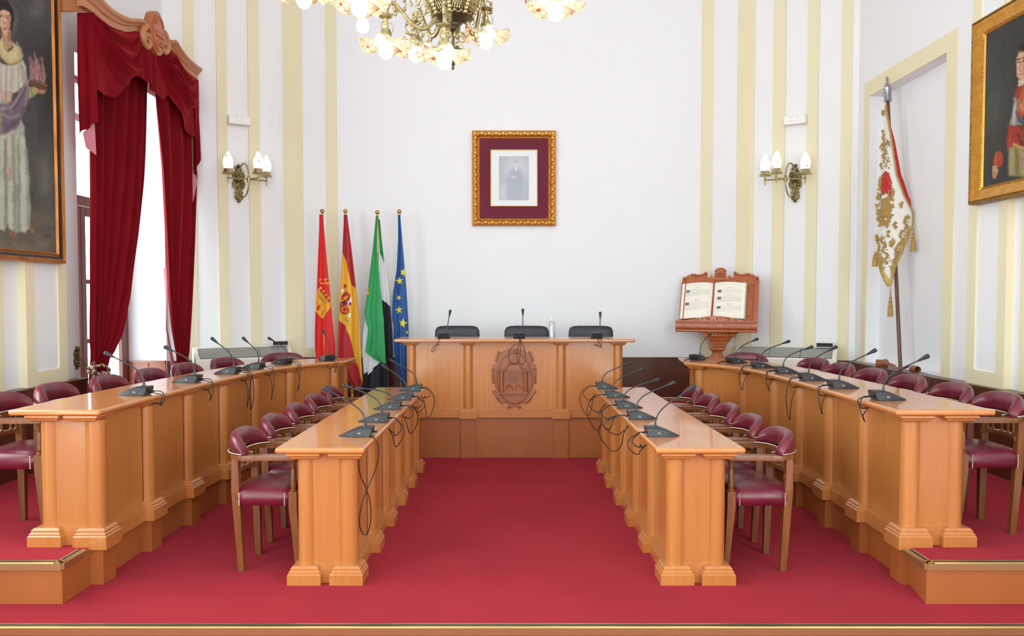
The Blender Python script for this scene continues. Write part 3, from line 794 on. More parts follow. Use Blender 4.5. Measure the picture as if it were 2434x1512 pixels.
def place_chair(x, y, z, rz, label):
    if not used[0]:
        used[0] = True; CH0.location = (x, y, z); CH0.rotation_euler = (0, 0, rz); CH0['label'] = label; CH0['group'] = GA; return CH0
    return dup(CH0, (x, y, z), rz, label, GA)
ORD = ['nearest the camera', 'second from the front', 'in the middle of the row', 'fourth from the front', 'farthest from the camera']
for k in range(5):
    place_chair(-1.420, 4.87+.572*k, 0, -PI/2, 'burgundy armchair tucked behind the left inner desk, ' + ORD[k])
for k in range(5):
    place_chair(1.422, 4.87+.572*k, 0, PI/2, 'burgundy armchair tucked behind the right inner desk, ' + ORD[k])
LC = [(-2.865, 4.86, 0), (-2.87, 5.42, 0), (-2.80, 5.98, 3), (-2.73, 6.53, 5), (-2.67, 7.08, 8), (-2.56, 7.68, 22), (-2.27, 8.25, 60)]
LN = ['cut by the left edge of the photo', 'second from the left edge, before the dark wainscot', 'in front of the tied curtain', 'before the brown window reveal panel',
      'below the right-hand curtain', 'left of two before the cream heater', 'right of two before the cream heater']
for (x, y, a), l in zip(LC, LN):
    place_chair(x, y, ZD, -PI/2-math.radians(a), 'burgundy armchair behind the left curved desk, ' + l)
RCH = [(2.76, 4.89, 0), (2.77, 5.43, 0), (2.75, 5.99, -2), (2.72, 6.54, -3), (2.70, 7.10, -5), (2.70, 7.68, -14), (2.33, 8.27, -62)]
RN = ['cut by the right edge of the photo', 'second from the right edge', 'third from the right edge', 'below the leather banner strap', 'just right of the cream heater',
      'right of two before the cream heater', 'left of two before the cream heater']
for (x, y, a), l in zip(RCH, RN):
    place_chair(x, y, ZD, PI/2-math.radians(a), 'burgundy armchair behind the right curved desk, ' + l)

# ---- black executive chairs at the head desk (front = -y)
def make_exec():
    r = thing('office_chair', '-', 'chair', group='black chairs at the head desk')
    rs = []
    def back(z, hw, d):
        pts = []
        for i in range(28):
            a = 2*PI*i/28; c, s_ = cos(a), sin(a)
            x = hw*math.copysign(abs(c)**.55, c); pts.append((x, .20 + d*s_ + .10*(z-.45)*0 - .55*x*x*.6, z))
        return pts
    mb = MB(); mb.rings([back(z, w, d) for z, w, d in ((.42, .20, .02), (.45, .225, .034), (.60, .240, .040), (.76, .245, .038), (.83, .240, .034), (.862, .222, .028), (.876, .185, .018), (.880, .13, .006))]).build('backrest', BLACKL, r, ang=70)
    mb = MB()
    def sring(z, ins): return [((.245-ins)*math.copysign(abs(cos(2*PI*i/28))**.5, cos(2*PI*i/28)), (.235-ins)*math.copysign(abs(sin(2*PI*i/28))**.5, sin(2*PI*i/28))-.03, z) for i in range(28)]
    mb.rings([sring(z, i) for z, i in ((.40, .02), (.41, 0), (.46, 0), (.478, .02), (.486, .07))]).build('seat', BLACKL, r, ang=70)
    for sx in (-1, 1):
        MB().tube([(sx*.27, .20, .02), (sx*.27, -.22, .02), (sx*.27, -.25, .05), (sx*.27, -.25, .60), (sx*.27, -.22, .635), (sx*.27, .14, .635), (sx*.25, .20, .60)], .012, 10).build('leg_frame', CHROME, r)
        MB().box((sx*.27, -.03, .655), (.05, .28, .025)).build('armrest', BLACKL, r, bevel=.008)
    MB().tube([(-.27, .20, .02), (.27, .20, .02)], .012, 8).build('cross_bar', CHROME, r)
    return r
ex = make_exec()
EXL = ['black office chair behind the left third of the head desk', 'black office chair behind the middle microphone of the head desk', 'black office chair behind the right third of the head desk']
for k, x in enumerate((-.598, .160, .862)):
    if k == 0: ex.location = (x, 8.78, ZP); ex['label'] = EXL[0]
    else: dup(ex, (x, 8.78, ZP), 0, EXL[k])

# ================================================================== MICROPHONES (talker on +y)
def make_mic(loc, rz, hy, hz, label, cables, hx=0.0, group=None):
    r = thing('conference_microphone', label, 'microphone', loc, rz, group)
    # wedge base: tall at the rear, running to a point
    mb = MB(); rs = []
    prof = [(0, .056), (.03, .0585), (.06, .054), (.10, .040), (.14, .022), (.172, .008), (.184, .004)]
    for y, h in prof:
        t = max(0, (y-.06)/.124); hw = .058*(1-.62*t**1.6) if y < .184 else .012
        yy = y if y > 0 else -.004
        rs.append([(-hw, y-.012 if y == 0 else y, .014 if h > .016 else h*.5), (-hw, y, 0.001), (hw, y, 0.001), (hw, y-.012 if y == 0 else y, .014 if h > .016 else h*.5),
                   (hw*.97, yy-(.016 if y == 0 else 0), h*.86), (hw*.80, yy-(.016 if y == 0 else 0), h), (-hw*.80, yy-(.016 if y == 0 else 0), h), (-hw*.97, yy-(.016 if y == 0 else 0), h*.86)])
    b = mb.rings(rs).build('base', PLASTIC, r, ang=40)
    mb = MB()
    for sx in (-1, 1):
        mb.ball((sx*.0575, .055, .022), .009, 10, 0, None, (.35, 1.3, .9)); mb.ball((sx*.058, .022, .020), .0035, 8); mb.ball((sx*.058, .010, .014), .003, 8)
    mb.ball((-.02, .03, .0585), .006, 10, 0, None, (1, 1, .4)); mb.ball((.006, .034, .0585), .004, 8, 0, None, (1, 1, .4))
    mb.build('button', PLASTIC2, b)
    R = Vector((.036, .034, .055)); H = Vector((hx, hy, hz)); D = H-R
    pts = bez(R, R+Vector((0, -.004, min(.11, D.z*.55))), R+D*.36+Vector((0, -.01, .055 if D.z < .2 else .045)), H, 20)
    mb = MB(); mb.tube([R+Vector((0, 0, -.006)), R+Vector((0, 0, .012)), R+Vector((0, 0, .030))], [.0085, .008, .0052], 10)
    mb.tube(pts, .0046, 8); mb.build('gooseneck', PLASTIC, r)
    t = (pts[-1]-pts[-3]).normalized()
    mb = MB(); mb.tube([H-t*.062, H-t*.05, H-t*.02, H-t*.012, H, H+t*.008, H+t*.014, H+t*.016], [.0046, .0072, .0115, .0125, .0145, .0138, .009, .003], 14)
    mb.build('microphone_head', FOAM, r)
    for pl in cables:
        MB().tube(smooth_line(pl, 6), .0032, 6).build('cable', RUBBER, r)
    MB().box((.018, -.018, .022), (.013, .042, .012)).build('cable_plug', RUBBER, r, bevel=.002)
    return r
def loop(e, drop, sx, w=.05, tail=.03, over=.045):
    """cable leaving the plug, over the desk edge (e metres behind the base), drooping and going back under the top"""
    return [(.018, -.03, .022), (.018+sx*.01, -.055, .025), (.018+sx*w*.3, -e-over*.35, .020), (.018+sx*w*.6, -e-over*.85, -drop*.12), (.018+sx*w*.85, -e-over, -drop*.45),
            (.018+sx*w, -e-over*.72, -drop*.82), (.018+sx*w*.8, -e-over*.38, -drop), (.018+sx*w*.5, -e-.018, -drop*.78), (.018+sx*w*.3, -e-.008, -.05-drop*.25), (.018+sx*w*.2, -e+.02, -.048)]
def short(e, sx, w=.04):
    return [(-.01, -.012, .014), (-.012, -.04, .016), (-.014+sx*w*.4, -e-.025, .004), (-.014+sx*w, -e-.03, -.035), (-.014+sx*w*.7, -e-.005, -.050), (-.014+sx*w*.5, -e+.03, -.048)]
GM = 'gooseneck conference microphones on the desks'
z = .7605
mp = ORD
# left inner desk
LM = [(-.85, 4.88, .271, .279), (-.84, 5.44, .28, .239), (-.842, 6.06, .31, .150), (-.824, 6.63, .229, .274), (-.817, 7.26, .26, .267)]
for k, (x, y, hy, hz) in enumerate(LM):
    e = abs(x-(-.812+.0078*(y-4.475)))
    if k == 0:
        pxl = [(874, 1033), (884, 1038), (893, 1045), (899, 1060), (900, 1080), (895, 1108), (884, 1138), (872, 1165), (861, 1195), (855, 1225), (855, 1250), (862, 1268), (871, 1270), (879, 1252), (882, 1220), (879, 1188), (868, 1156), (856, 1128), (850, 1100), (847, 1082)]
        yy_ = [4.86, 4.83, 4.775, 4.77, 4.77, 4.77, 4.76, 4.74, 4.71, 4.70, 4.70, 4.70, 4.71, 4.73, 4.75, 4.75, 4.74, 4.72, 4.70, 4.70]
        W_ = [at(a, b, c) for (a, b), c in zip(pxl, yy_)]
        for w_ in W_[3:]: w_.x = max(w_.x, -.885)
        cb = [[(.0, -.012, .016)] + [(w_.y-y, -(w_.x-x), w_.z-z) for w_ in W_]]
    else:
        cb = [loop(e, (.16, .20, .10, .26)[k-1], (-1, 1, -1, 1)[k-1], (.08, .10, .06, .10)[k-1], over=.09), loop(e, (.09, .07, .07, .06)[k-1], -1, .05, over=.07)]
    make_mic((x, y, z), PI/2, hy, hz, 'gooseneck microphone on the left inner desk, ' + ORD[k] + ('' if k == 0 else ''), cb, .036, GM)
RM = [(.817, 4.885, .258, .298), (.807, 5.57, .286, .25), (.797, 6.13, .289, .215), (.796, 6.78, .281, .239), (.784, 7.45, .28, .229)]
for k, (x, y, hy, hz) in enumerate(RM):
    e = abs(x-(.793-.0146*(y-4.475)))+.006
    make_mic((x, y, z), -PI/2, hy, hz, 'gooseneck microphone on the right inner desk, ' + ORD[k], [loop(e, (.10, .24, .15, .26, .26)[k], (1, -1, 1, 1, -1)[k], (.07, .12, .09, .11, .10)[k], over=(.10, .17, .12, .14, .12)[k]), loop(e, (.06, .10, .08, .12, .10)[k], 1, .05, over=(.07, .15, .10, .12, .10)[k])], -.036 if 0 else .036, GM)
CL = ['gooseneck microphone at the left end of the head desk', 'gooseneck microphone at the middle of the head desk above the shield', 'gooseneck microphone at the right end of the head desk']
for k, (x, hx, hz) in enumerate(((-.67, .06, .267), (.071, .036, .278), (.831, .04, .247))):
    if k == 1: cb = [[(.0, -.012, .016), (.004, -.09, .012), (0, -.118, -.03), (-.022, -.12, -.14), (-.014, -.12, -.21), (.03, -.12, -.25), (.06, -.12, -.20), (.05, -.12, -.10), (.01, -.115, -.02), (.006, -.08, .012)],
                     [(.008, -.012, .016), (.01, -.10, .01), (.012, -.122, -.06), (.0, -.13, -.20), (-.05, -.13, -.245), (-.10, -.13, -.20), (-.095, -.13, -.11), (-.05, -.12, -.062), (-.035, -.07, -.055)]]
    elif k == 0: cb = [[(-.01, -.012, .016), (-.03, -.09, .01), (-.05, -.118, -.04), (-.075, -.125, -.10), (-.10, -.125, -.125), (-.105, -.125, -.10), (-.07, -.12, -.06), (-.04, -.07, -.055)]]
    else: cb = [[(-.01, -.012, .016), (.0, -.10, .008), (.02, -.12, -.05), (.035, -.122, -.08), (.01, -.12, -.07), (-.03, -.08, -.055)], [(.02, -.012, .016), (.03, -.1, .008), (.035, -.12, -.04), (.03, -.12, -.078), (.0, -.08, -.06)]]
    make_mic((x, 8.045, 1.1855), 0, .05, hz, CL[k], cb, hx, GM)
zo = ZO+.0005
RMO = [(2.19, 4.93, .29, .264, 0), (2.18, 5.57, .27, .258, 0), (2.165, 6.10, .23, .249, 0), (2.165, 6.67, .26, .215, 0), (2.13, 7.19, .29, .233, 4), (2.05, 7.69, .27, .224, 20), (1.80, 8.06, .22, .251, 45)]
RML = ['nearest the camera', 'second from the camera', 'third from the camera', 'fourth from the camera', 'third from the far end', 'second from the far end', 'at the far end below the book stand']
for k, (x, y, hy, hz, a) in enumerate(RMO):
    e = (.075, .07, .065, .065, .08, .115, .145)[k]
    make_mic((x, y, zo), -PI/2+math.radians(a), hy, hz, 'gooseneck microphone on the right curved desk, ' + RML[k],
             [loop(e, (.12, .17, .30, .14, .20, .05, .05)[k], (1, 1, -1, 1, -1, 1, -1)[k], (.07, .06, .05, .05, .05, .05, .05)[k]), short(e, 1)], .036, GM)
LMO = [(-2.31, 5.17, .27, .263, 0), (-2.29, 5.95, .245, .252, 2), (-2.235, 6.63, .21, .28, 4), (-2.175, 7.08, .17, .261, 8), (-2.08, 7.58, .24, .233, 24), (-1.78, 7.98, .19, .288, 48)]
LML = ['nearest the camera', 'second from the camera', 'third from the camera', 'third from the far end', 'second from the far end', 'at the far end below the red flag']
for k, (x, y, hy, hz, a) in enumerate(LMO):
    e = (.08, .085, .08, .09, .125, .14)[k]
    make_mic((x, y, zo), PI/2-math.radians(a), hy, hz, 'gooseneck microphone on the left curved desk, ' + LML[k],
             [loop(e, (.06, .13, .27, .26, .24, .10)[k], -1, .06), short(e, -1)] + ([loop(e, .30, 1, .04)] if k == 2 else []), .036, GM)
# ================================================================== CURTAINS AND PELMET
def edge(pts, X):
    """px polyline -> sorted (z, y) table on the plane X"""
    q = [atx(px, py, X) for px, py in pts]
    return sorted((p.z, p.y) for p in q)
XC = -3.67
def curtain(name, label, left, right, nf, amp, ztop, zbot, ph=0.0, low=None, XC=XC):
    eL, eR = edge(left, XC), edge(right, XC)
    root = thing(name, label, 'curtain', (XC, (interp(eL, 2.0)+interp(eR, 2.0))/2, zbot), 0, 'velvet curtain panels at the window')
    o = Vector(root.location)
    def f(u, v):
        z = zbot+(ztop-zbot)*v
        a, b = interp(eL, z), interp(eR, z)
        y = a+(b-a)*u; w = max(.15, b-a)
        wob = .35*sin(3.1*z+5*u)+.25*sin(1.3*z+11*u)
        th = 2*PI*nf*u+ph+wob*.5
        d = amp*(.55+.45*min(1, w/1.0))*(sin(th)+.28*sin(2*th+.6))
        return Vector((XC+d+.02*sin(7*u+z), y + .012*cos(th), z))-o
    MB().sheet(f, 150, 60, .006).build('drape', VELVET, root, ang=80)
    return root, f
cl_, fL = curtain('curtain', 'wide crimson velvet curtain panel gathered by a rope at its foot',
    [(205, 20), (207, 100), (208, 230), (210, 450), (208, 600), (207, 800), (213, 852), (206, 930), (204, 1000)],
    [(362, 20), (357, 150), (352, 230), (345, 330), (338, 430), (325, 560), (305, 700), (285, 790), (262, 840), (246, 862), (256, 900), (262, 935), (268, 1000)], 6.0, .040, 3.93, .23)
cr_, fR = curtain('curtain', 'narrow crimson velvet curtain panel beside the cream heater',
    [(361, 20), (362, 170), (366, 240), (381, 400), (389, 560), (394, 700), (402, 780), (416, 850), (420, 900), (420, 960)],
    [(474, 20), (470, 200), (466, 400), (455, 600), (448, 720), (443, 800), (440, 850), (438, 900), (438, 960)], 4.0, .026, 3.93, .42, 1.1, XC=-3.575)
# pale lining showing at the inner hem
el = edge([(380, 400), (390, 560), (393, 700), (392, 780), (402, 850), (407, 880), (409, 960)], -3.60)
o = Vector(cr_.location)
def lin(u, v):
    z = .45+(1.9-.45)*v; a = interp(el, z); w = .30*(1-v)**1.2+.004
    return Vector((-3.60-.03*u+.012*sin(16*u)*(1-v), a+.05*v-.01+w*u*.8, z))-o
MB().sheet(lin, 20, 30, .004).build('lining', LINING, cr_, ang=80)

XV = -3.50
PEL_Y0, PEL_Y1 = 6.93, 9.29
pel = thing('curtain_pelmet', 'carved wooden pelmet with scrolls above the crimson curtains', 'pelmet', (-XW, 8.08, 3.98))
PO = Vector(pel.location)
def pelcurve(pxs): return smooth_line([(atx(x, y, XV).y, atx(x, y, XV).z) for x, y in pxs], 8)
botL = pelcurve([(198, 14), (222, 30), (250, 54), (275, 68), (300, 75), (325, 74), (338, 80)])
botR = pelcurve([(398, 118), (410, 120), (422, 140), (436, 160), (452, 176), (470, 190)])
def cornice(line, h, name='cornice'):
    """moulded board following the curve: profile (x out, z up)"""
    prof = [(0, 0), (.0, -.0), (.05, 0), (.052, .02), (.05, .40), (.066, .46), (.07, .56), (.085, .66), (.10, .74), (.105, .86), (.098, 1.0), (0, 1.0)]
    rs = []
    for k, (y, z) in enumerate(line):
        hh = h if not callable(h) else h(k/(len(line)-1))
        rs.append([(XV-.05+a-PO.x, y-PO.y, z+b*hh-PO.z) for a, b in prof[1:]])
    return MB().rings(rs).build(name, PELM, pel, ang=32)
cornice(botL, lambda t: .155-.05*t); cornice(botR, lambda t: .095+.035*t)
def ycoord(x, y): p = atx(x, y, XV+.04); return (p.y-PO.y, p.z-PO.z)
for (x, y, s0, sg) in ((352, 92, -.3, 1), (391, 104, .6, -1)):
    c = ycoord(x, y); mb = MB(); pts = []
    for i in range(37):
        t = i/36; a = PI/2 + sg*2*PI*1.35*t; r = .115*(1-.82*t)
        pts.append((XV+.03-PO.x, c[0]+r*cos(a)*1.0, c[1]+r*sin(a)*.95))
    mb.tube(pts, [.034*(1-.45*i/36) for i in range(37)], 10)
    mb.build('scroll', PELM, pel)
c = ycoord(371, 80)
YZ = Matrix(((0, 0, 1, 0), (1, 0, 0, 0), (0, 1, 0, 0), (0, 0, 0, 1)))   # (x, y, z) -> (z, x, y)
mb = MB()
def ov(ry, rz): return [(c[0]+ry*cos(2*PI*i/40), c[1]+rz*sin(2*PI*i/40)) for i in range(40)]
T = Matrix.Translation((XV+.01-PO.x, 0, 0)) @ YZ
mb.prism(ov(.150, .212), -.03, .055, 0, T); mb.prism(ov(.122, .180), .05, .068, 0, T)
sh = mb.build('shield', CARVED, pel, bevel=.008)
mb = MB()
for a in range(35, 150, 14):
    t = math.radians(a); mb.box((XV+.08-PO.x, c[0]+.095*cos(t), c[1]+.145*sin(t)), (.016, .014, .024))
for k in (-2, -1, 0, 1, 2): mb.box((XV+.082-PO.x, c[0]+k*.034, c[1]+.0), (.02, .02, .02))
mb.box((XV+.082-PO.x, c[0], c[1]-.025), (.02, .18, .03))
for k in (-1, 1): mb.tube([(XV+.082-PO.x, c[0]+k*.04+.022*cos(PI*i/10), c[1]-.13+.05*sin(PI*i/10)) for i in range(11)], .009, 6)
mb.build('carving', CARVED, sh)
# returns to the wall
for yy, zz, hh in ((PEL_Y0, botL[0][1], .155), (PEL_Y1-.02, botR[-1][1], .13)):
    if yy > 9: w = .08
    else: w = XW+XV-.02
    MB().box((XV-.04-w/2-PO.x, yy-PO.y, zz+hh/2-PO.z), (w, .03, hh)).build('return_board', PELM, pel, bevel=.006)

# swagged valance
val = thing('valance', 'crimson velvet swag valance hanging under the carved wooden pelmet', 'valance', (XV-.04, 8.08, 3.0))
VO = Vector(val.location)
hem = sorted([(atx(x, y, XV-.03).y, atx(x, y, XV-.03).z) for x, y in
      ((196, 212), (222, 214), (245, 226), (265, 232), (283, 205), (303, 186), (316, 180), (330, 190), (352, 216), (375, 237), (388, 233), (398, 227), (406, 245), (420, 272), (432, 306), (445, 322), (462, 328), (474, 331))])
topl = sorted([tuple(p) for p in botL] + [tuple(p) for p in botR])
topl = [(a, b-.003) for a, b in topl]
def swag(y, z, ya, yb, yc, depth, zt):
    """height above a family of drooping curves hung from ya and yb with the low point at yc"""
    if y < ya or y > yb: return None
    t = (y-ya)/(yc-ya) if y < yc else (yb-y)/(yb-yc)
    return (zt-z)/max(.10, depth*(sin(min(1, t)*PI/2)**.8))
def vf(u, v):
    y = PEL_Y0+.01+(PEL_Y1-.05-PEL_Y0)*u
    zt, zb = interp(topl, y), interp(hem, y)
    z = zt+(zb-zt)*v
    d = 0
    for (ya, yb, ycn, dep) in ((6.90, 7.84, 7.52, .40), (8.08, 9.20, 8.83, .42)):
        s = swag(y, z, ya, yb, ycn, dep, zt)
        if s is not None:
            w = max(0, min(1, (1.25-s)/.35))
            tt_ = max(0, min(1, (y-ya)/(yb-ya))); env = min(1, sin(PI*tt_)*1.6)**1.5
            d += w*env*(.034*sin(2*PI*2.6*s-.6)+.10*min(s, 1)**1.5)
    if 7.72 < y < 8.22: d += .035*sin(PI*(y-7.72)/.5)*(.6+.6*sin(2*PI*(y-7.72)/.17))*min(1, v*2)
    d += .02 + .012*sin(9*y+3*z)*v
    if v > .55: d += .018*sin(2*PI*(y-6.9)/.42)*(v-.55)/.45
    return Vector((XV-.015+d, y, z))-VO
MB().sheet(vf, 220, 120, .006).build('swag', VELVET, val, ang=80)
def tail(u, v, side):
    if side < 0:      # return cascade at the near end
        zt = 3.96; x = XV+.022-.145*u; zb = interp([(0, 3.06), (1, 2.96)], u)
        z = zt+(zb-zt)*v
        return Vector((x, PEL_Y0+.005+.022*sin(11*u+2*v)*v, z))-VO
    y = 9.10+.18*u; zt = 3.99; zb = interp([(0, 2.90), (.4, 2.98), (1, 3.25)], u)
    z = zt+(zb-zt)*v
    return Vector((XV+.004+.022*sin(9*u+1)*(.3+v)-.02*u, y+.02*sin(4*v+6*u)*v, z))-VO
MB().sheet(lambda u, v: tail(u, v, -1), 24, 40, .006).build('tail', VELVET, val, ang=80)
MB().sheet(lambda u, v: tail(u, v, 1), 30, 40, .006).build('tail', VELVET, val, ang=80)
def tl(u, v):
    z = 3.07-.10*u-(.28-.16*u)*v; return Vector((XV-.01-.10*u*(1-.15*v), PEL_Y0+.03+.02*v, z))-VO
MB().sheet(tl, 10, 8, .004).build('tail_lining', LINING, val, ang=80)
def tl2(u, v): return Vector((XV-.028+.02*u, 9.12+.10*u, 3.0-.36*v*(1-.75*u)))-VO
MB().sheet(tl2, 10, 8, .004).build('tail_lining', LINING, val, ang=80)

# tieback: bronze hook on the wall, twisted rope round the curtain
hk = atx(180, 850, -XW)
tb = thing('curtain_hook', 'green bronze wall hook that holds the curtain rope', 'hook', (-XW, hk.y, hk.z))
def leafplate(mb, w, h, t, M=None):
    out = [(-.2*w, -.5*h), (-.12*w, -.42*h), (-.42*w, -.30*h), (-.5*w, -.12*h), (-.36*w, .02*h), (-.5*w, .16*h), (-.38*w, .30*h), (-.16*w, .36*h), (-.10*w, .46*h), (0, .5*h)]
    out = out + [(-x, y) for x, y in reversed(out[:-1])]
    return mb.prism(out, 0, t, 0, M)
mb = MB(); leafplate(mb, .085, .20, .016, YZ)
for k in range(5): mb.ball((.018, .02*(-1)**k, -.07+.035*k), .018, 8, 0, None, (.7, 1, 1))
mb.ball((.02, 0, .085), .016, 8)
mb.build('plate', BRONZE, tb)
a = Vector((.015, 0, .0)); MB().tube(bez(a, a+Vector((.08, .0, -.02)), a+Vector((.08, -.02, -.10)), Vector((.13, -.03, -.10)), 14), .007, 8).build('hook_arm', BRONZE, tb)
rope = thing('tieback_rope', 'twisted pale and brown rope with tassel tied round the left curtain', 'rope', (XC+.08, 7.07, .97))
ro = Vector(rope.location)
def rope_mesh(pts, r=.008):
    mb = MB(); P = smooth_line(pts, 10)
    for ph in (0, PI):
        q = []
        for i, p in enumerate(P):
            t = (P[min(i+1, len(P)-1)]-P[max(i-1, 0)]).normalized(); n = t.orthogonal().normalized(); b = t.cross(n); a = i*1.1+ph
            q.append(p+(n*cos(a)+b*sin(a))*r*.8)
        mb.tube(q, r, 6, 0 if ph == 0 else 1)
    return mb
ROPE_A = mat('pale_rope', srgb(206, 186, 156), .7); ROPE_B = mat('brown_rope', srgb(104, 78, 70), .7)
k0 = Vector((.03, -.12, .02))
rope_mesh([k0, (.055, -.02, .035), (.06, .08, .0), (.03, .155, -.03), (-.06, .17, -.05)]).build('loop', [ROPE_A, ROPE_B], rope)
rope_mesh([k0+Vector((0, 0, -.03)), (.06, -.03, -.05), (.06, .06, -.04), (.03, .15, -.045), (-.05, .165, -.06)]).build('loop', [ROPE_A, ROPE_B], rope)
mb = MB()
for k in range(34): mb.ball(k0+Vector((random.uniform(-.03, .03), random.uniform(-.035, .035), random.uniform(-.05, .05))), .012, 8, random.choice((0, 1)))
mb.build('knot', [ROPE_A, ROPE_B], rope)
rope_mesh([k0, k0+Vector((.0, .0, -.08)), k0+Vector((.01, .02, -.16)), k0+Vector((.0, .03, -.26))], .010).build('tassel', [ROPE_A, ROPE_B], rope)

# ================================================================== PICTURES
def frame_sweep(w, h, prof, name, m, parent, **k):
    """mitred frame round a w x h opening in the x-z plane facing -y; prof: (out from opening, towards viewer)"""
    rs = []
    for cx, cz in ((-1, -1), (1, -1), (1, 1), (-1, 1), (-1, -1)):
        rs.append([(cx*(w/2+a), -b, cz*(h/2+a)) for a, b in prof])
    n = len(prof)
    mb = MB(); mb.rings(rs, 0, None, caps=False)
    return mb.build(name, m, parent, **k)
# --- framed portrait print on the back wall
pc = (at(1122, 313, YB)+at(1321, 537, YB))/2
W, Hh = .985, 1.115
por = thing('framed_portrait', 'small grey portrait print in wide burgundy mount and gilded frame', 'picture', (pc.x, YB, pc.z-Hh/2))
M0 = Matrix.Translation((0, 0, Hh/2))
def shift(o, dz): o.location = (0, 0, dz); return o
fw = .095
rs = []
mb = MB()
prof = [(0, .012), (.012, .03), (.018, .02), (.030, .028), (.05, .052), (.070, .058), (.082, .046), (.086, .05), (.095, .046), (.095, .004), (0, .004)]
fo = shift(frame_sweep(W-2*fw, Hh-2*fw, prof, 'frame', GOLDP, por, ang=30), Hh/2)
mb = MB()
def scallop(x, z, horizontal):
    n = (.052, .036, .04) if horizontal else (.036, .052, .04)
    mb.ball((x, -.040, z), 1, 12, 0, None, (n[0]*.72, .030, n[1]*.9))
for k in range(11):
    x = -.42+.084*k
    for s in (-1, 1): scallop(x, s*(Hh/2-.040), True)
for k in range(12):
    z = -.475+.0864*k
    for s in (-1, 1): scallop(s*(W/2-.040), z, False)
mb.build('carved_scallops', GOLD, fo)
iw, ih = W-2*fw, Hh-2*fw
MAT_BURG = mat('burgundy_mount', srgb(104, 22, 48), .8)
MB().box((0, -.010, Hh/2), (iw+.004, .012, ih+.004)).build('mount', MAT_BURG, por, smooth=False)
pw, ph_ = .545, .655
shift(frame_sweep(pw-.014, ph_-.014, [(0, .016), (.003, .024), (.010, .024), (.014, .016)], 'fillet', BRASS, por), Hh/2+.008)
MB().box((0, -.018, Hh/2+.008), (pw-.012, .004, ph_-.012)).build('card', mat('white_card', srgb(226, 228, 230), .3, coat=.3), por, smooth=False)
pp = painting('grey_portrait_print', ((176, 184, 194), (188, 194, 202)), [
    (.03, .10, .14, .16, 0, (200, 204, 210), .9), (-.04, -.17, .12, .10, 0, (206, 210, 214), .9),
    (.02, -.02, .10, .14, 0, (172, 180, 190), .6), (.0, -.16, .10, .14, 0, (176, 184, 193), .6), (.022, .168, .024, .034, 0, (214, 208, 206), .3), (.022, .194, .025, .014, 0, (186, 186, 190), .4),
    (.024, .115, .014, .022, 20, (222, 222, 224), .4), (-.005, .02, .05, .014, -12, (196, 192, 194), .5), (-.008, .015, .014, .02, 0, (206, 196, 194), .5)], .25, .006, .03)
MB().box((0, -.021, Hh/2+.004), (.352, .002, .516)).build('print', pp, por, smooth=False).location = (0, 0, 0)
o = por.children[-1]
o.data.transform(Matrix.Translation((0, 0, -Hh/2))); o.location = (0, 0, Hh/2)

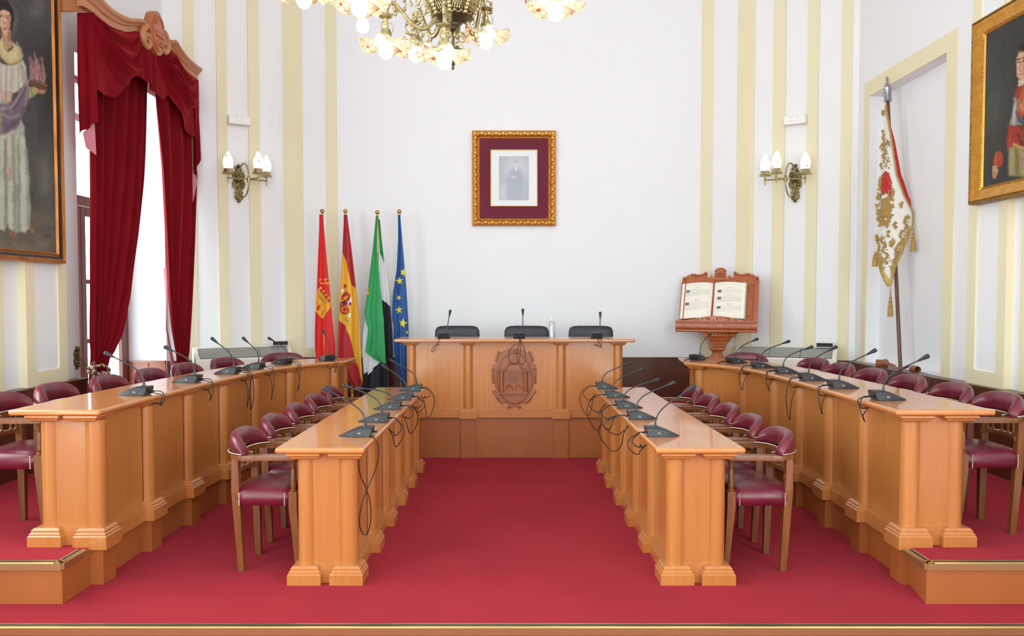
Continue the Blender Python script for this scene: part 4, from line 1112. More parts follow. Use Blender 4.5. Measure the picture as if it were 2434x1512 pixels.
# --- painted canvases: pigment stored per vertex of a fine canvas mesh
import numpy as np
class Canvas:
    def __init__(s, X, ya, yb, za, zb, nu, nv, bg, seed):
        s.nu, s.nv = nu, nv; s.rng = np.random.RandomState(seed)
        u, v = np.meshgrid(np.linspace(0, 1, nu+1), np.linspace(0, 1, nv+1))
        s.Y = ya+(yb-ya)*u; s.Z = za+(zb-za)*v
        dz = s.Z-EYE; F = s.Y*cos(PITCH)-dz*sin(PITCH); U = s.Y*sin(PITCH)+dz*cos(PITCH)
        s.x = CX+F_PX*X/F; s.y = CY-F_PX*U/F          # drawing units of the sketch
        s.c = np.zeros(s.x.shape+(3,)); s.c[:] = bg
        s.wx = s.noise(22)*1.6+s.noise(60)*.7; s.wy = s.noise(22)*1.6+s.noise(60)*.7
        s.x0, s.y0 = s.x, s.y; s.x = s.x+s.wx; s.y = s.y+s.wy
    def noise(s, k):
        h = max(2, int(k*s.nv/s.nu)); g = s.rng.rand(h+2, k+2)*2-1
        a = np.linspace(0, h, s.nv+1); b = np.linspace(0, k, s.nu+1); ia = a.astype(int); ib = b.astype(int)
        fa = (a-ia)[:, None]; fb = (b-ib)[None, :]; fa = fa*fa*(3-2*fa); fb = fb*fb*(3-2*fb)
        G = lambda i, j: g[np.ix_(ia+i, ib+j)]
        return G(0, 0)*(1-fa)*(1-fb)+G(1, 0)*fa*(1-fb)+G(0, 1)*(1-fa)*fb+G(1, 1)*fa*fb
    def mix(s, m, col, k=1.0):
        m = np.clip(m*k, 0, 1)[..., None]; s.c = s.c*(1-m)+np.array(col, float)*m
    def seg(s, p, q):
        dx, dy = q[0]-p[0], q[1]-p[1]; l = dx*dx+dy*dy+1e-9
        t = np.clip(((s.x-p[0])*dx+(s.y-p[1])*dy)/l, 0, 1)
        return np.hypot(s.x-p[0]-t*dx, s.y-p[1]-t*dy), t
    def poly(s, pts, col, soft=1.5, k=1.0):
        ins = np.zeros(s.x.shape, bool); d = np.full(s.x.shape, 1e9); n = len(pts)
        for i in range(n):
            p, q = pts[i], pts[(i+1) % n]
            d = np.minimum(d, s.seg(p, q)[0])
            if p[1] != q[1]:
                c = ((p[1] > s.y) != (q[1] > s.y)) & (s.x < (q[0]-p[0])*(s.y-p[1])/(q[1]-p[1])+p[0]); ins ^= c
        d = np.where(ins, d, -d); soft *= .55; s.mix(np.clip(d/soft*.5+.5, 0, 1), col, k)
    def line(s, pts, w, col, soft=1.5, k=1.0):
        d = np.full(s.x.shape, 1e9)
        for p, q in zip(pts, pts[1:]): d = np.minimum(d, s.seg(p, q)[0])
        soft *= .6; s.mix(np.clip((w-d)/soft*.5+.5, 0, 1), col, k)
    def ell(s, cx, cy, rx, ry, col, soft=.3, k=1.0, rot=0):
        a = math.radians(rot); X = (s.x-cx)*cos(a)+(s.y-cy)*sin(a); Y = -(s.x-cx)*sin(a)+(s.y-cy)*cos(a)
        r = np.hypot(X/rx, Y/ry); s.mix(np.clip((1+soft-r)/(2*soft), 0, 1), col, k)
    def build(s, name, to_local, parent, amp=.10):
        f = 1+amp*(.5*s.noise(14)+.5*s.noise(70)+.1*s.rng.randn(*s.Y.shape))
        c = np.clip(s.c*f[..., None], 0, 255)/255.0
        lin = np.where(c <= .04045, c/12.92, ((c+.055)/1.055)**2.4)
        vs = [to_local(float(y), float(z)) for y, z in zip(s.Y.ravel(), s.Z.ravel())]
        w = s.nu+1; fs = [(j*w+i, j*w+i+1, (j+1)*w+i+1, (j+1)*w+i) for j in range(s.nv) for i in range(s.nu)]
        me = bpy.data.meshes.new(name); me.from_pydata(vs, [], fs)
        at_ = me.color_attributes.new('pigment', 'FLOAT_COLOR', 'POINT')
        at_.data.foreach_set('color', np.concatenate([lin.reshape(-1, 3), np.ones((lin.shape[0]*lin.shape[1], 1))], 1).ravel().astype('f'))
        m = bpy.data.materials.new('oil_paint'); m.use_nodes = True; N = m.node_tree.nodes; P = N['Principled BSDF']
        P.inputs['Roughness'].default_value = .6; P.inputs['Specular IOR Level'].default_value = .2
        a = N.new('ShaderNodeAttribute'); a.attribute_name = 'pigment'; m.node_tree.links.new(a.outputs['Color'], P.inputs['Base Color'])
        me.materials.append(m); me.update()
        return link(bpy.data.objects.new(name, me), parent)

# --- large painting on the left wall (canvas x axis runs along +y of the room)
X1 = -3.735
pr, pt, pb = atx(157, 626, X1), atx(143, 5, X1), atx(150, 628, X1)
y1 = pr.y; zb_ = atx(152, 627, X1).z; yw = 1.42; zt_ = 4.62
lp = thing('framed_picture', 'tall dark oil painting of a robed woman holding a flaming dish', 'painting', (-XW+.062, y1-yw/2, zb_), PI/2)
hh = zt_-zb_
fr = .085
# facing: room on +x; local -y must point to +x  -> rz = 90 deg gives local -y -> +x
prof = [(0, .02), (.014, .038), (.022, .030), (.030, .030)]
shift(frame_sweep(yw-2*fr, hh-2*fr, prof, 'inner_frame', ORANGEG, lp), hh/2)
shift(frame_sweep(yw-2*fr+.06, hh-2*fr+.06, [(0, .010), (0, .040), (.022, .044), (.024, .010)], 'frame_groove', BLACKF, lp), hh/2)
shift(frame_sweep(yw-2*fr+.104, hh-2*fr+.104, [(0, .010), (0, .052), (.012, .062), (.030, .056), (.036, .004), (0, .004)], 'outer_frame', ORANGEG, lp), hh/2)
cy0 = y1-yw/2; iw_, ih_ = yw-2*fr+.01, hh-2*fr+.01
K = Canvas(X1, cy0-iw_/2, cy0+iw_/2, zb_+hh/2-ih_/2, zb_+hh/2+ih_/2, 230, 400, (74, 73, 72), 4)
a1 = lambda *q: [(x/2.7125, y/2.7125) for x, y in q]
a2 = lambda *q: [(x/2.7125, 310+y/2.7125) for x, y in q]
for (x, y, rx, ry, c) in ((100, 30, 60, 40, (96, 95, 93)), (70, 110, 40, 90, (62, 61, 62)), (115, 330, 30, 90, (58, 57, 57)), (95, 400, 30, 120, (84, 83, 78)), (118, 420, 14, 60, (112, 110, 102)), (110, 300, 16, 50, (70, 72, 72)), (125, 210, 20, 60, (54, 52, 50)), (-20, 300, 40, 300, (66, 60, 58))): K.ell(x, y, rx, ry, c, .9, .8)
K.poly(a2((-200, 570), (140, 600), (230, 520), (300, 500), (400, 540), (400, 900), (-200, 900)), (100, 93, 82), 26)
for (x, y, rx, ry, c) in ((30, 590, 60, 14, (116, 108, 92)), (110, 545, 26, 8, (84, 80, 74)), (112, 580, 14, 8, (124, 116, 104)), (92, 592, 8, 6, (120, 112, 98)), (120, 560, 8, 4, (70, 66, 60))): K.ell(x, y, rx, ry, c, .6, .7)
K.ell(98, 20, 15, 20, (116, 116, 110), .5, .6); K.ell(100, 18, 8, 11, (92, 92, 90), .6, .6)
K.ell(26, 52, 26, 44, (108, 104, 92), .16, .7); K.ell(26, 52, 22, 40, (82, 79, 74), .25, .7)
hair = a1((4, 120), (0, 60), (10, 15), (40, -8), (80, 10), (108, 60), (118, 130), (108, 200), (98, 240), (80, 250), (30, 245), (40, 200))
K.poly(hair, (40, 33, 31), 3)
K.poly(a1((45, 190), (100, 200), (98, 250), (118, 285), (70, 325), (30, 270)), (176, 138, 112), 4); K.poly(a1((78, 210), (98, 215), (100, 262), (86, 270)), (132, 98, 80), 5, .8)
K.poly(a1((22, 90), (30, 68), (60, 62), (88, 80), (98, 120), (94, 165), (80, 205), (62, 222), (46, 205), (34, 170)), (196, 156, 128), 3.2)
K.ell(31, 56, 5, 16, (168, 126, 102), .5, .8); K.ell(16, 50, 5, 14, (212, 176, 148), .6, .7); K.ell(19, 33, 10, 7, (206, 168, 140), .6, .6)
for q in (a1((26, 103), (46, 106)), a1((60, 112), (84, 116))): K.line(q, .9, (52, 38, 34), 1.4)
for q in (a1((24, 93), (46, 95)), a1((60, 99), (86, 103))): K.line(q, .7, (70, 50, 42), 1.6)
K.line(a1((48, 112), (46, 148), (58, 156)), .7, (150, 106, 86), 1.6); K.ell(21.5, 57, 2.4, 1.2, (140, 92, 78), .6); K.line(a1((50, 184), (72, 186)), 1.3, (158, 82, 76), 1.4); K.line(a1((54, 192), (68, 194)), .8, (176, 110, 98), 1.6)
# white gown, upper part
K.poly(a1((-80, 420), (10, 390), (60, 420), (130, 418), (175, 380), (195, 440), (200, 520), (180, 560), (120, 600), (60, 600), (-80, 590)), (190, 187, 174), 5)
for x, c in ((30, (166, 164, 152)), (52, (206, 203, 190)), (70, (160, 158, 148)), (88, (204, 200, 186)), (106, (164, 160, 148)), (130, (200, 196, 182)), (150, (158, 154, 142)), (14, (200, 198, 188))): K.line(a1((x, 425), (x-4, 590)), 2.0, c, 4, .8)
K.poly(a1((160, 400), (196, 470), (190, 540), (172, 545), (165, 480)), (150, 146, 132), 5, .8)
# collar
K.poly(a1((2, 262), (40, 245), (50, 290), (80, 335), (118, 300), (110, 265), (150, 300), (182, 360), (160, 402), (110, 422), (60, 402), (20, 350), (-10, 300)), (186, 174, 128), 4)
K.poly(a1((30, 270), (48, 300), (80, 338), (112, 320), (120, 290), (150, 330), (150, 370), (100, 395), (50, 370)), (200, 190, 146), 8, .7); K.line(a1((4, 300), (30, 372), (80, 412), (130, 414), (172, 384)), 1.8, (140, 124, 72), 2, .8); K.line(a1((46, 290), (62, 325), (82, 334), (108, 320), (114, 290)), 1.2, (160, 140, 92), 1.6, .8)
K.line(a1((138, 275), (160, 310), (178, 360)), 2, (150, 138, 146), 3)
# pink sash and lower gown
K.poly(a1((-60, 570), (60, 582), (112, 600), (100, 665), (40, 650), (-60, 640)), (196, 166, 152), 6); K.line(a1((62, 590), (70, 660)), 1.4, (168, 134, 122), 3)
low = a2((-60, -220), (60, -200), (150, -120), (185, -20), (196, 80), (206, 200), (214, 330), (220, 470), (222, 630), (190, 660), (158, 650), (128, 662), (96, 640), (78, 600), (60, 648), (20, 625), (-60, 600))
K.poly(low, (158, 162, 148), 4)
for pts, w, c in ((((20, 60), (10, 350), (6, 610)), 5, (176, 180, 164)), (((48, 40), (40, 300), (42, 630)), 4, (186, 188, 172)), (((62, 60), (68, 330), (66, 600)), 3, (116, 122, 112)), (((88, 40), (84, 260)), 4.5, (196, 176, 160)), (((92, 250), (88, 340)), 5, (176, 150, 130)), (((96, 340), (98, 620)), 5, (184, 184, 166)), (((116, 30), (122, 330), (126, 640)), 3, (128, 134, 122)), (((132, 30), (138, 330)), 3, (176, 178, 164)), (((150, 60), (152, 640)), 3, (120, 128, 118)), (((172, 60), (180, 360), (182, 640)), 7, (184, 188, 174)), (((196, 120), (208, 360), (212, 620)), 3, (138, 144, 132))):
    K.line(a2(*pts), w, c, 6, .85)
for x in (30, 106, 190): K.line(a2((x-16, 615), (x, 640), (x+16, 625)), 1.4, (196, 194, 176), 3, .7)
# purple mantle
K.poly(a1((200, 510), (222, 520), (214, 570), (208, 640), (186, 700), (170, 770), (130, 830), (60, 862), (20, 868), (-60, 850), (-60, 672), (20, 664), (60, 670), (110, 660), (150, 600)), (112, 100, 110), 5)
for pts, w, c in ((((205, 520), (160, 610), (110, 690), (40, 700)), 3, (156, 142, 148)), (((212, 560), (196, 660), (150, 760)), 3, (146, 132, 140)), (((190, 560), (150, 660), (120, 700)), 2.5, (84, 72, 84)), (((180, 690), (140, 790), (60, 840)), 2.5, (82, 70, 82)), (((40, 730), (90, 760), (150, 740)), 3, (150, 136, 144)), (((30, 790), (80, 810), (120, 780)), 2.5, (92, 80, 92)), (((60, 690), (110, 720)), 2, (136, 120, 130))):
    K.line(a1(*pts), w, c, 5, .85)
# sleeve, hand and dish of flames
K.poly(a1((218, 560), (250, 556), (268, 600), (240, 625), (214, 640)), (166, 160, 112), 4); K.line(a1((230, 570), (236, 620)), 1.6, (126, 120, 80), 3)
K.poly(a1((244, 565), (290, 575), (322, 580), (322, 600), (300, 606), (262, 590)), (190, 146, 118), 3)
for q in (((282, 578), (300, 602)), ((300, 580), (312, 604)), ((270, 574), (288, 594))): K.line(a1(*q), .7, (138, 96, 78), 1.4)
K.poly(a1((220, 508), (332, 545), (332, 590), (222, 545)), (106, 72, 56), 2.5); K.line(a1((222, 512), (330, 548)), 1.2, (146, 106, 84), 2)
for x, y0, y1, w in ((224, 370, 510, 3), (240, 395, 505, 3.6), (255, 345, 500, 3.2), (272, 385, 512, 4), (288, 420, 515, 3), (304, 372, 525, 3), (316, 430, 530, 2.4), (262, 430, 505, 4)):
    K.line(a1((x-5, y0), (x+4, (y0+y1)/2), (x-2, y1)), w*.75, (176, 122, 122), 4, .75); K.line(a1((x, y0+50), (x+2, y1)), w*.4, (210, 164, 160), 3, .7)
K.line(a1((0, 560), (30, 740), (40, 868)), 1.2, (150, 146, 104), 2)
# feet
for q in (((88, 650), (134, 655), (136, 690), (120, 698), (98, 690)), ((222, 625), (246, 628), (256, 655), (240, 668), (222, 655))): K.poly(a2(*q), (142, 104, 84), 3)
for x in (104, 114, 124): K.line(a2((x, 668), (x+2, 694)), .6, (100, 70, 56), 1.2)
cv = K.build('canvas', lambda y, z: (y-cy0, -.020, z-zb_), lp)

# --- gilded portrait on the right wall
X2 = 3.71
tl_, blc = atx(2303, 60, X2), atx(2308, 487, X2)
y1 = (tl_.y+blc.y)/2; zb_ = blc.z; zt_ = tl_.z; yw = 1.35; hh = zt_-zb_
rp = thing('framed_picture', 'dark oil portrait of a man with red sash in heavy gilded frame', 'painting', (XW-.062, y1-yw/2, zb_), -PI/2)
fr = .135
ow, oh = yw-2*fr, hh-2*fr
shift(frame_sweep(ow, oh, [(0, .030), (.008, .044), (.018, .038), (.026, .050)], 'sight_moulding', GOLD, rp), hh/2)
shift(frame_sweep(ow+.05, oh+.05, [(0, .048), (.02, .052), (.045, .060), (.065, .078), (.078, .082), (.086, .078)], 'gilt_cove', GOLD, rp), hh/2)
shift(frame_sweep(ow+.22, oh+.22, [(0, .070), (.008, .084), (.018, .082), (.025, .060), (.025, .004), (0, .004)], 'carved_rim', GOLDD, rp), hh/2)
mb = MB()
for k in range(int(ow/.018)):
    for s in (-1, 1): mb.ball((-ow/2+.018*k, -.046, hh/2+s*(oh/2+.022)), .0062, 6)
for k in range(int(oh/.018)):
    for s in (-1, 1): mb.ball((s*(ow/2+.022), -.046, hh/2-oh/2+.018*k), .0062, 6)
mb.build('bead_row', GOLDD, rp)
cy0 = y1-yw/2; iw_, ih_ = ow+.01, oh+.01
K = Canvas(X2, cy0-iw_/2, cy0+iw_/2, zb_+hh/2-ih_/2, zb_+hh/2+ih_/2, 240, 280, (62, 63, 61), 9)
a3 = lambda *q: [(2300+x/2.17, 80+y/2.17) for x, y in q]
for (x, y, rx, ry, c) in ((2345, 180, 30, 80, (72, 74, 72)), (2365, 120, 40, 50, (60, 61, 60)), (2352, 300, 22, 60, (82, 82, 72)), (2362, 370, 24, 60, (52, 52, 48)), (2400, 260, 14, 60, (66, 66, 62)), (2450, 200, 60, 200, (48, 46, 44))): K.ell(x, y, rx, ry, c, .9, .8)
# coat and torso
K.poly(a3((215, 285), (245, 240), (300, 200), (420, 210), (460, 420), (450, 780), (320, 780), (260, 600), (175, 570), (180, 470), (205, 400)), (92, 52, 40), 5)
K.poly(a3((205, 400), (222, 300), (250, 280), (250, 470), (200, 480), (186, 470)), (140, 138, 130), 4); K.line(a3((212, 330), (206, 460)), 2, (186, 184, 174), 4, .8); K.line(a3((226, 320), (224, 460)), 1.6, (96, 96, 92), 3, .8)
K.poly(a3((218, 300), (250, 250), (262, 262), (246, 330), (222, 345)), (146, 54, 44), 3)
K.poly(a3((262, 215), (300, 190), (320, 210), (262, 410), (240, 440), (226, 400)), (164, 84, 52), 4); K.line(a3((282, 220), (250, 400)), 2, (190, 110, 70), 4, .7)
K.poly(a3((214, 395), (226, 400), (262, 452), (254, 470), (230, 455)), (70, 84, 96), 3); K.ell(2408, 273, 4, 8, (150, 62, 50), .5, .8); K.ell(2424, 255, 8, 12, (140, 122, 88), .6, .7); K.ell(2432, 280, 8, 12, (76, 64, 52), .6, .8)
for k in range(5): K.ell(2413+4*k, 252+7*k, 2.4, 2.8, (178, 160, 112), .5, .7)
K.poly(a3((178, 480), (230, 475), (256, 500), (258, 560), (230, 600), (176, 600), (172, 560)), (150, 52, 42), 4); K.line(a3((190, 500), (186, 590)), 2, (178, 72, 58), 4, .7); K.line(a3((226, 520), (250, 570)), 3, (66, 44, 40), 4, .8)
K.poly(a3((184, 590), (220, 575), (262, 590), (300, 700), (280, 740), (180, 735), (178, 650)), (136, 122, 84), 5)
for q, c in ((((200, 600), (196, 720)), (160, 148, 106)), (((222, 600), (226, 720)), (104, 92, 62)), (((244, 610), (256, 720)), (158, 146, 112))): K.line(a3(*q), 3, c, 5, .8)
K.line(a3((210, 570), (250, 590), (290, 580)), 3, (172, 146, 82), 4)
K.poly(a3((256, 480), (300, 470), (330, 620), (280, 640), (262, 600)), (132, 60, 42), 5)
K.poly(a3((238, 640), (256, 605), (290, 600), (300, 640), (270, 680), (246, 670)), (176, 128, 100), 4); K.line(a3((246, 640), (254, 672)), .9, (130, 88, 70), 1.6); K.line(a3((258, 640), (264, 674)), .9, (130, 88, 70), 1.6)
K.poly(a3((250, 690), (300, 670), (320, 740), (270, 740)), (150, 132, 110), 4)
# outstretched sleeve and hand
K.poly(a3((118, 612), (140, 602), (156, 625), (152, 665), (136, 690), (106, 678), (104, 650)), (158, 66, 46), 4); K.line(a3((120, 620), (112, 672)), 2, (186, 92, 64), 4, .7)
K.poly(a3((98, 680), (124, 680), (128, 705), (116, 745), (104, 750), (96, 725)), (186, 140, 108), 3); K.line(a3((108, 710), (108, 748)), .8, (136, 94, 74), 1.4)
# head
K.poly(a3((226, 100), (236, 65), (262, 52), (300, 50), (380, 80), (370, 220), (300, 200), (276, 110), (250, 92), (234, 120)), (40, 33, 31), 3.5)
K.poly(a3((222, 130), (234, 105), (262, 92), (290, 110), (296, 170), (276, 215), (246, 245), (226, 225), (220, 180)), (194, 150, 122), 3.5)
K.ell(2424, 165, 7, 26, (162, 116, 94), .6, .8); K.ell(2406, 160, 4, 18, (212, 172, 144), .6, .7); K.ell(2411, 128, 6, 8, (206, 166, 138), .6, .6)
K.line(a3((224, 136), (240, 130)), 1.1, (48, 36, 32), 1.6); K.line(a3((252, 128), (274, 120)), 1.1, (48, 36, 32), 1.6)
K.line(a3((226, 148), (240, 145)), 1.2, (62, 46, 40), 1.6); K.line(a3((254, 144), (272, 138)), 1.3, (62, 46, 40), 1.6)
K.line(a3((242, 145), (234, 190), (244, 197)), .9, (146, 102, 82), 1.6); K.line(a3((230, 212), (250, 208)), 1.2, (150, 82, 70), 1.6); K.ell(2414, 188, 6, 4, (176, 132, 108), .6, .6)
K.poly(a3((228, 240), (250, 240), (262, 225), (270, 245), (240, 275), (222, 270)), (196, 184, 170), 4)
K.poly(a3((214, 240), (228, 225), (232, 262), (218, 285)), (60, 46, 42), 4)
cv = K.build('canvas', lambda y, z: (-(y-cy0), -.034, z-zb_), rp)

# ================================================================== FLAGS
YF = 9.40
def side(pts):  # px polyline -> sorted (py, px)
    return sorted((y, x) for x, y in pts)
def flag_fn(L, R, folds, amp, y0=0.0, ph=0.0):
    """returns P(s, py) on the cloth hung in front of the back wall; s across, py pixel height"""
    def P(s, py, lift=0.0):
        x = interp(L, py)+(interp(R, py)-interp(L, py))*s
        p = at(x, py, YF)
        t = min(1, max(0, (py-500)/300.0))
        th = 2*PI*folds*s+ph+.006*py
        p.y += y0+amp*(.25+.75*t)*(sin(th)+.35*sin(2.3*th+1))-.02*t - lift
        return p
    return P
def cloth_rows(mb, P, o, lines, n=40, m=14, th=.004):
    """lines: functions s->py from top to bottom; strip k between line k and k+1 gets material mats[k]"""
    for k, mt in enumerate(lines[1]):
        a, b = lines[0][k], lines[0][k+1]
        mb.sheet(lambda u, v: P(u, a(u)+(b(u)-a(u))*v)-o, n, m, th, mt)
def poly_s(pts): return lambda s: interp(pts, s)
def flag_root(name_label, top, base):
    t, b = at(top[0], top[1], YF+.03), at(base[0], base[1], YF+.03)
    r = thing('flag', name_label, 'flag', (b.x, b.y, ZP), 0, 'flags standing behind the left desk')
    o = Vector(r.location)
    d = (t-b)
    b0 = b + d*((ZP+.02-b.z)/d.z)
    MB().tube([b0-o, t-o], .014, 12).build('pole', POLEW if 0 else BRASS, r)
    mb = MB(); mb.ball(t-o+Vector((0, 0, .0)), .026, 16); mb.lathe([(.012, -.06), (.018, -.05), (.011, -.04), (.013, -.024)], 14, 0, Matrix.Translation(t-o)); mb.build('finial', BRASS, r)
    mb = MB(); mb.lathe([(.12, 0), (.12, .012), (.10, .022), (.05, .032), (.022, .05), (.02, .075), (.03, .09), (.034, .105), (.02, .125), (.015, .13)], 24, 0, Matrix.Translation((b0.x-o.x, b0.y-o.y, 0))); mb.build('base', BRASS, r)
    return r, o
def emblem(mb, P, o, poly, s_of, mat_i, lift=.006, m=4):
    """flat patch sewn on the cloth: polygon in px, draped over the folds"""
    L, R = s_of
    d = []
    for k in range(len(poly)):
        a, b = poly[k], poly[(k+1) % len(poly)]; q = max(1, int(math.hypot(b[0]-a[0], b[1]-a[1])/2.5))
        d += [(a[0]+(b[0]-a[0])*i/q, a[1]+(b[1]-a[1])*i/q) for i in range(q)]
    cx_ = sum(p[0] for p in d)/len(d); cy_ = sum(p[1] for p in d)/len(d); n = len(d)
    def pt(x, y):
        a, b = interp(L, y), interp(R, y); t = (x-a)/(b-a)
        return P(max(0.0, min(1.0, t)), y, lift)-o
    vs = [pt(cx_, cy_)]; fs = []
    for k in range(1, m+1):
        vs += [pt(cx_+(x-cx_)*k/m, cy_+(y-cy_)*k/m) for x, y in d]
    for i in range(n): fs.append((0, 1+i, 1+(i+1) % n))
    for k in range(m-1):
        for i in range(n):
            a = 1+k*n; fs.append((a+i, a+n+i, a+n+(i+1) % n, a+(i+1) % n))
    mb.add(vs, fs, mat_i)
def star(cx, cy, r, rot=0): return [(cx+(r if i % 2 == 0 else r*.4)*sin(rot+PI*i/5), cy-(r if i % 2 == 0 else r*.4)*cos(rot+PI*i/5)) for i in range(10)]
# 1: red town flag with a golden castle
r, o = flag_root('bright red flag with golden castle, leftmost of the four flags', (766, 502), (772, 930))
L = side([(759, 510), (759, 540), (755, 682), (753, 729), (751, 791), (751, 828), (754, 851), (760, 900)]); R = side([(768, 510), (777.7, 620), (785.5, 694), (793, 775), (798, 822), (797, 850), (792, 900)])
P = flag_fn(L, R, 1.2, .030, 0, .4)
mb = MB(); cloth_rows(mb, P, o, ([lambda s: 510, lambda s: 895], [0]), 40, 60)
fc = mb.build('cloth', FRED, r, ang=80)
def rotp(pts, c, a): return [(c[0]+(x*cos(a)-y*sin(a)), c[1]+(x*sin(a)+y*cos(a))) for x, y in pts]
mb = MB(); EMR = lambda pts, i=0, lf=.008: emblem(mb, P, o, pts, (L, R), i, lf)
EMR([(756, 686), (771, 704), (787, 722), (787.5, 731), (777, 745), (766.5, 758), (759, 749), (752.6, 740), (752.6, 715)])
ax_, ay_ = 28/44.0, 34/44.0; nx_, ny_ = 34/44.0, -28/44.0
for k in range(5):
    bx, by = 759+6.6*k, 688+8.0*k
    q = lambda a, n_: (bx+ax_*a+nx_*n_, by+ay_*a+ny_*n_)
    EMR([q(-1.4, -1), q(1.4, -1), q(1.4, 5), q(-1.4, 5)]); EMR([q(-3.2, 5), q(3.2, 5), q(3.2, 7.6), q(-3.2, 7.6)])
EMR([(769, 663), (779, 662.5), (779, 666), (769, 666.5)]); EMR([(772.5, 666), (776, 666), (776.5, 673), (772.5, 673)]); EMR([(768, 672.5), (783, 672), (783.5, 675.5), (768, 676)])
for (x, y) in ((762, 669), (765, 677)): EMR([(x-3, y-4), (x+2, y-6), (x+3, y-3), (x-2, y-1)])
EMR([(756 + 3.4*cos(t*PI/8)*.8 + (4.4*sin(t*PI/8))*.62 + 3.0, 731 + 3.4*cos(t*PI/8)*.5 - 7.0*sin(t*PI/8)) for t in range(16)], 1, .012)
for k in range(5):
    a = k*4.2; EMR([(761+a*.9, 744-a*1.0+8), (777+a*.35-3, 727-a*.2+6), (777+a*.35-2.4, 727.4-a*.2+6), (761.4+a*.9, 744.6-a*1.0+8)], 2, .011) if k < 2 else None
em = mb.build('castle_emblem', [FEMB, FRED, LETTER], fc, smooth=False)
AN = math.radians(50)
for t, qx, qy, sz in (('AVGVSTA', 774.5, 706.0, .037), ('EMERITA', 767.0, 713.0, .036)):
    w_ = P((qx-interp(L, qy))/(interp(R, qy)-interp(L, qy)), qy, .036)-o
    text_mb(t, sz, .001, Matrix.Translation(w_) @ Matrix.Rotation(PI/2, 4, 'X') @ Matrix.Rotation(-AN, 4, 'Z'), 0).build('lettering', LETTER, em, smooth=False)
# 2: red and yellow national flag
r, o = flag_root('red and yellow flag with coat of arms beside the red castle flag', (821, 502), (838, 930))
L = side([(818, 510), (817, 560), (815.6, 601), (811, 682), (807, 753), (804, 806), (802.6, 853), (815, 874), (830, 905), (850, 927)]); R = side([(824, 510), (835, 595), (844.5, 672), (852, 729), (857, 806), (861.6, 884), (863, 912), (855, 927)])
P = flag_fn(L, R, 1.6, .034, 0, 1.2)
b1 = poly_s([(0, 601), (.45, 626), (.66, 660), (.74, 678), (1, 686)])
b2 = poly_s([(0, 761), (.35, 778), (.56, 800), (.64, 822), (.72, 862), (.85, 893), (1, 908)])
mb = MB(); cloth_rows(mb, P, o, ([lambda s: 510, b1, b2, lambda s: 926], [0, 1, 0]), 44, 26)
fc = mb.build('cloth', [FRED2, FYEL], r, ang=80)
mb = MB(); EM = lambda pts, i, lf=.008: emblem(mb, P, o, pts, (L, R), i, lf)
def elp(cx, cy, rx, ry, n=18): return [(cx+rx*cos(2*PI*i/n), cy+ry*sin(2*PI*i/n)) for i in range(n)]
EM([(823, 691), (834, 701), (832, 716), (822, 714), (812, 712), (813, 704)], 0); EM([(816, 708), (823, 702), (830, 703), (827, 710), (822, 713), (817, 712)], 1, .011)
EM(elp(820, 720, 7, 6), 0, .011); EM(elp(820, 720, 4.6, 4.2), 3, .014)
EM([(828, 718), (837, 706), (838, 722), (833, 730)], 2); EM(elp(834, 722, 3, 5), 0, .012)
EM(elp(820, 737, 11, 10), 0, .009); EM(elp(820, 736, 7.5, 7), 1, .012); EM(elp(820, 736, 5, 4.6), 0, .014)
for k in range(3): EM([(811+k*3, 716+k*2), (813+k*3, 716+k*2), (810+k*3, 733), (808.5+k*3, 731)], 0, .012)
EM([(817, 677), (822, 676), (824, 683), (818, 684)], 0); EM([(812, 690), (816, 686), (818, 692), (812, 697)], 2)
EM([(820, 755), (829, 763), (827, 767), (818, 759)], 3); EM([(830, 748), (835, 744), (835, 756), (830, 752)], 2)
EM([(819, 757.3), (828.3, 765.3), (827.6, 766.5), (818.4, 758.5)], 2, .012)
mb.build('coat_of_arms', [FRED2, FEMB, FWHT, cloth('navy_emblem', (50, 62, 104))], fc, smooth=False)
# 3: green, white and black flag
r, o = flag_root('green, white and black flag, third from the left behind the desk', (897, 505), (898, 930))
mb = MB()
L = side([(897, 515), (899, 560), (901, 600), (905, 700), (912, 760), (914, 850)]); R = side([(900, 515), (905, 564), (911, 613), (919, 672), (926, 725), (931.6, 791), (933.8, 843), (928.5, 858)])
Pb = flag_fn(L, R, 1.1, .018, .06, .3)
cloth_rows(mb, Pb, o, ([lambda s: 520, poly_s([(0, 600), (1, 625)]), poly_s([(0, 712), (1, 728)]), poly_s([(0, 862), (1, 852)])], [0, 1, 2]), 20, 22)
L = side([(880, 700), (869, 744), (863, 791), (860, 837), (864.7, 905)]); R = side([(890, 700), (892, 744), (900, 791), (912, 837), (918, 866), (905, 875)])
Pw = flag_fn(L, R, 1.2, .022, .03, 2.0)
cloth_rows(mb, Pw, o, ([lambda s: 700, poly_s([(0, 900), (.5, 883), (1, 862)])], [1]), 26, 22)
L = side([(866, 850), (864, 900), (862, 950)]); R = side([(921, 850), (924, 900), (927, 950)])
Pk = flag_fn(L, R, 1.6, .03, .02, .4)
cloth_rows(mb, Pk, o, ([poly_s([(0, 890), (1, 850)]), lambda s: 952], [2]), 26, 12)
L = side([(896, 514), (888, 604), (879, 679), (869.4, 744), (873, 765), (878, 778), (877, 790), (871, 837), (886, 848), (902, 858), (918, 864)]); R = side([(900, 514), (899, 589), (902, 620), (906.7, 682), (911, 716), (914.5, 760), (919, 831), (920.5, 864)])
Pg = flag_fn(L, R, 1.0, .026, -.06, 1.0)
cloth_rows(mb, Pg, o, ([lambda s: 514, lambda s: 863], [0]), 36, 50)
fc = mb.build('cloth', [FGRN, FWHT, FBLK], r, ang=80)
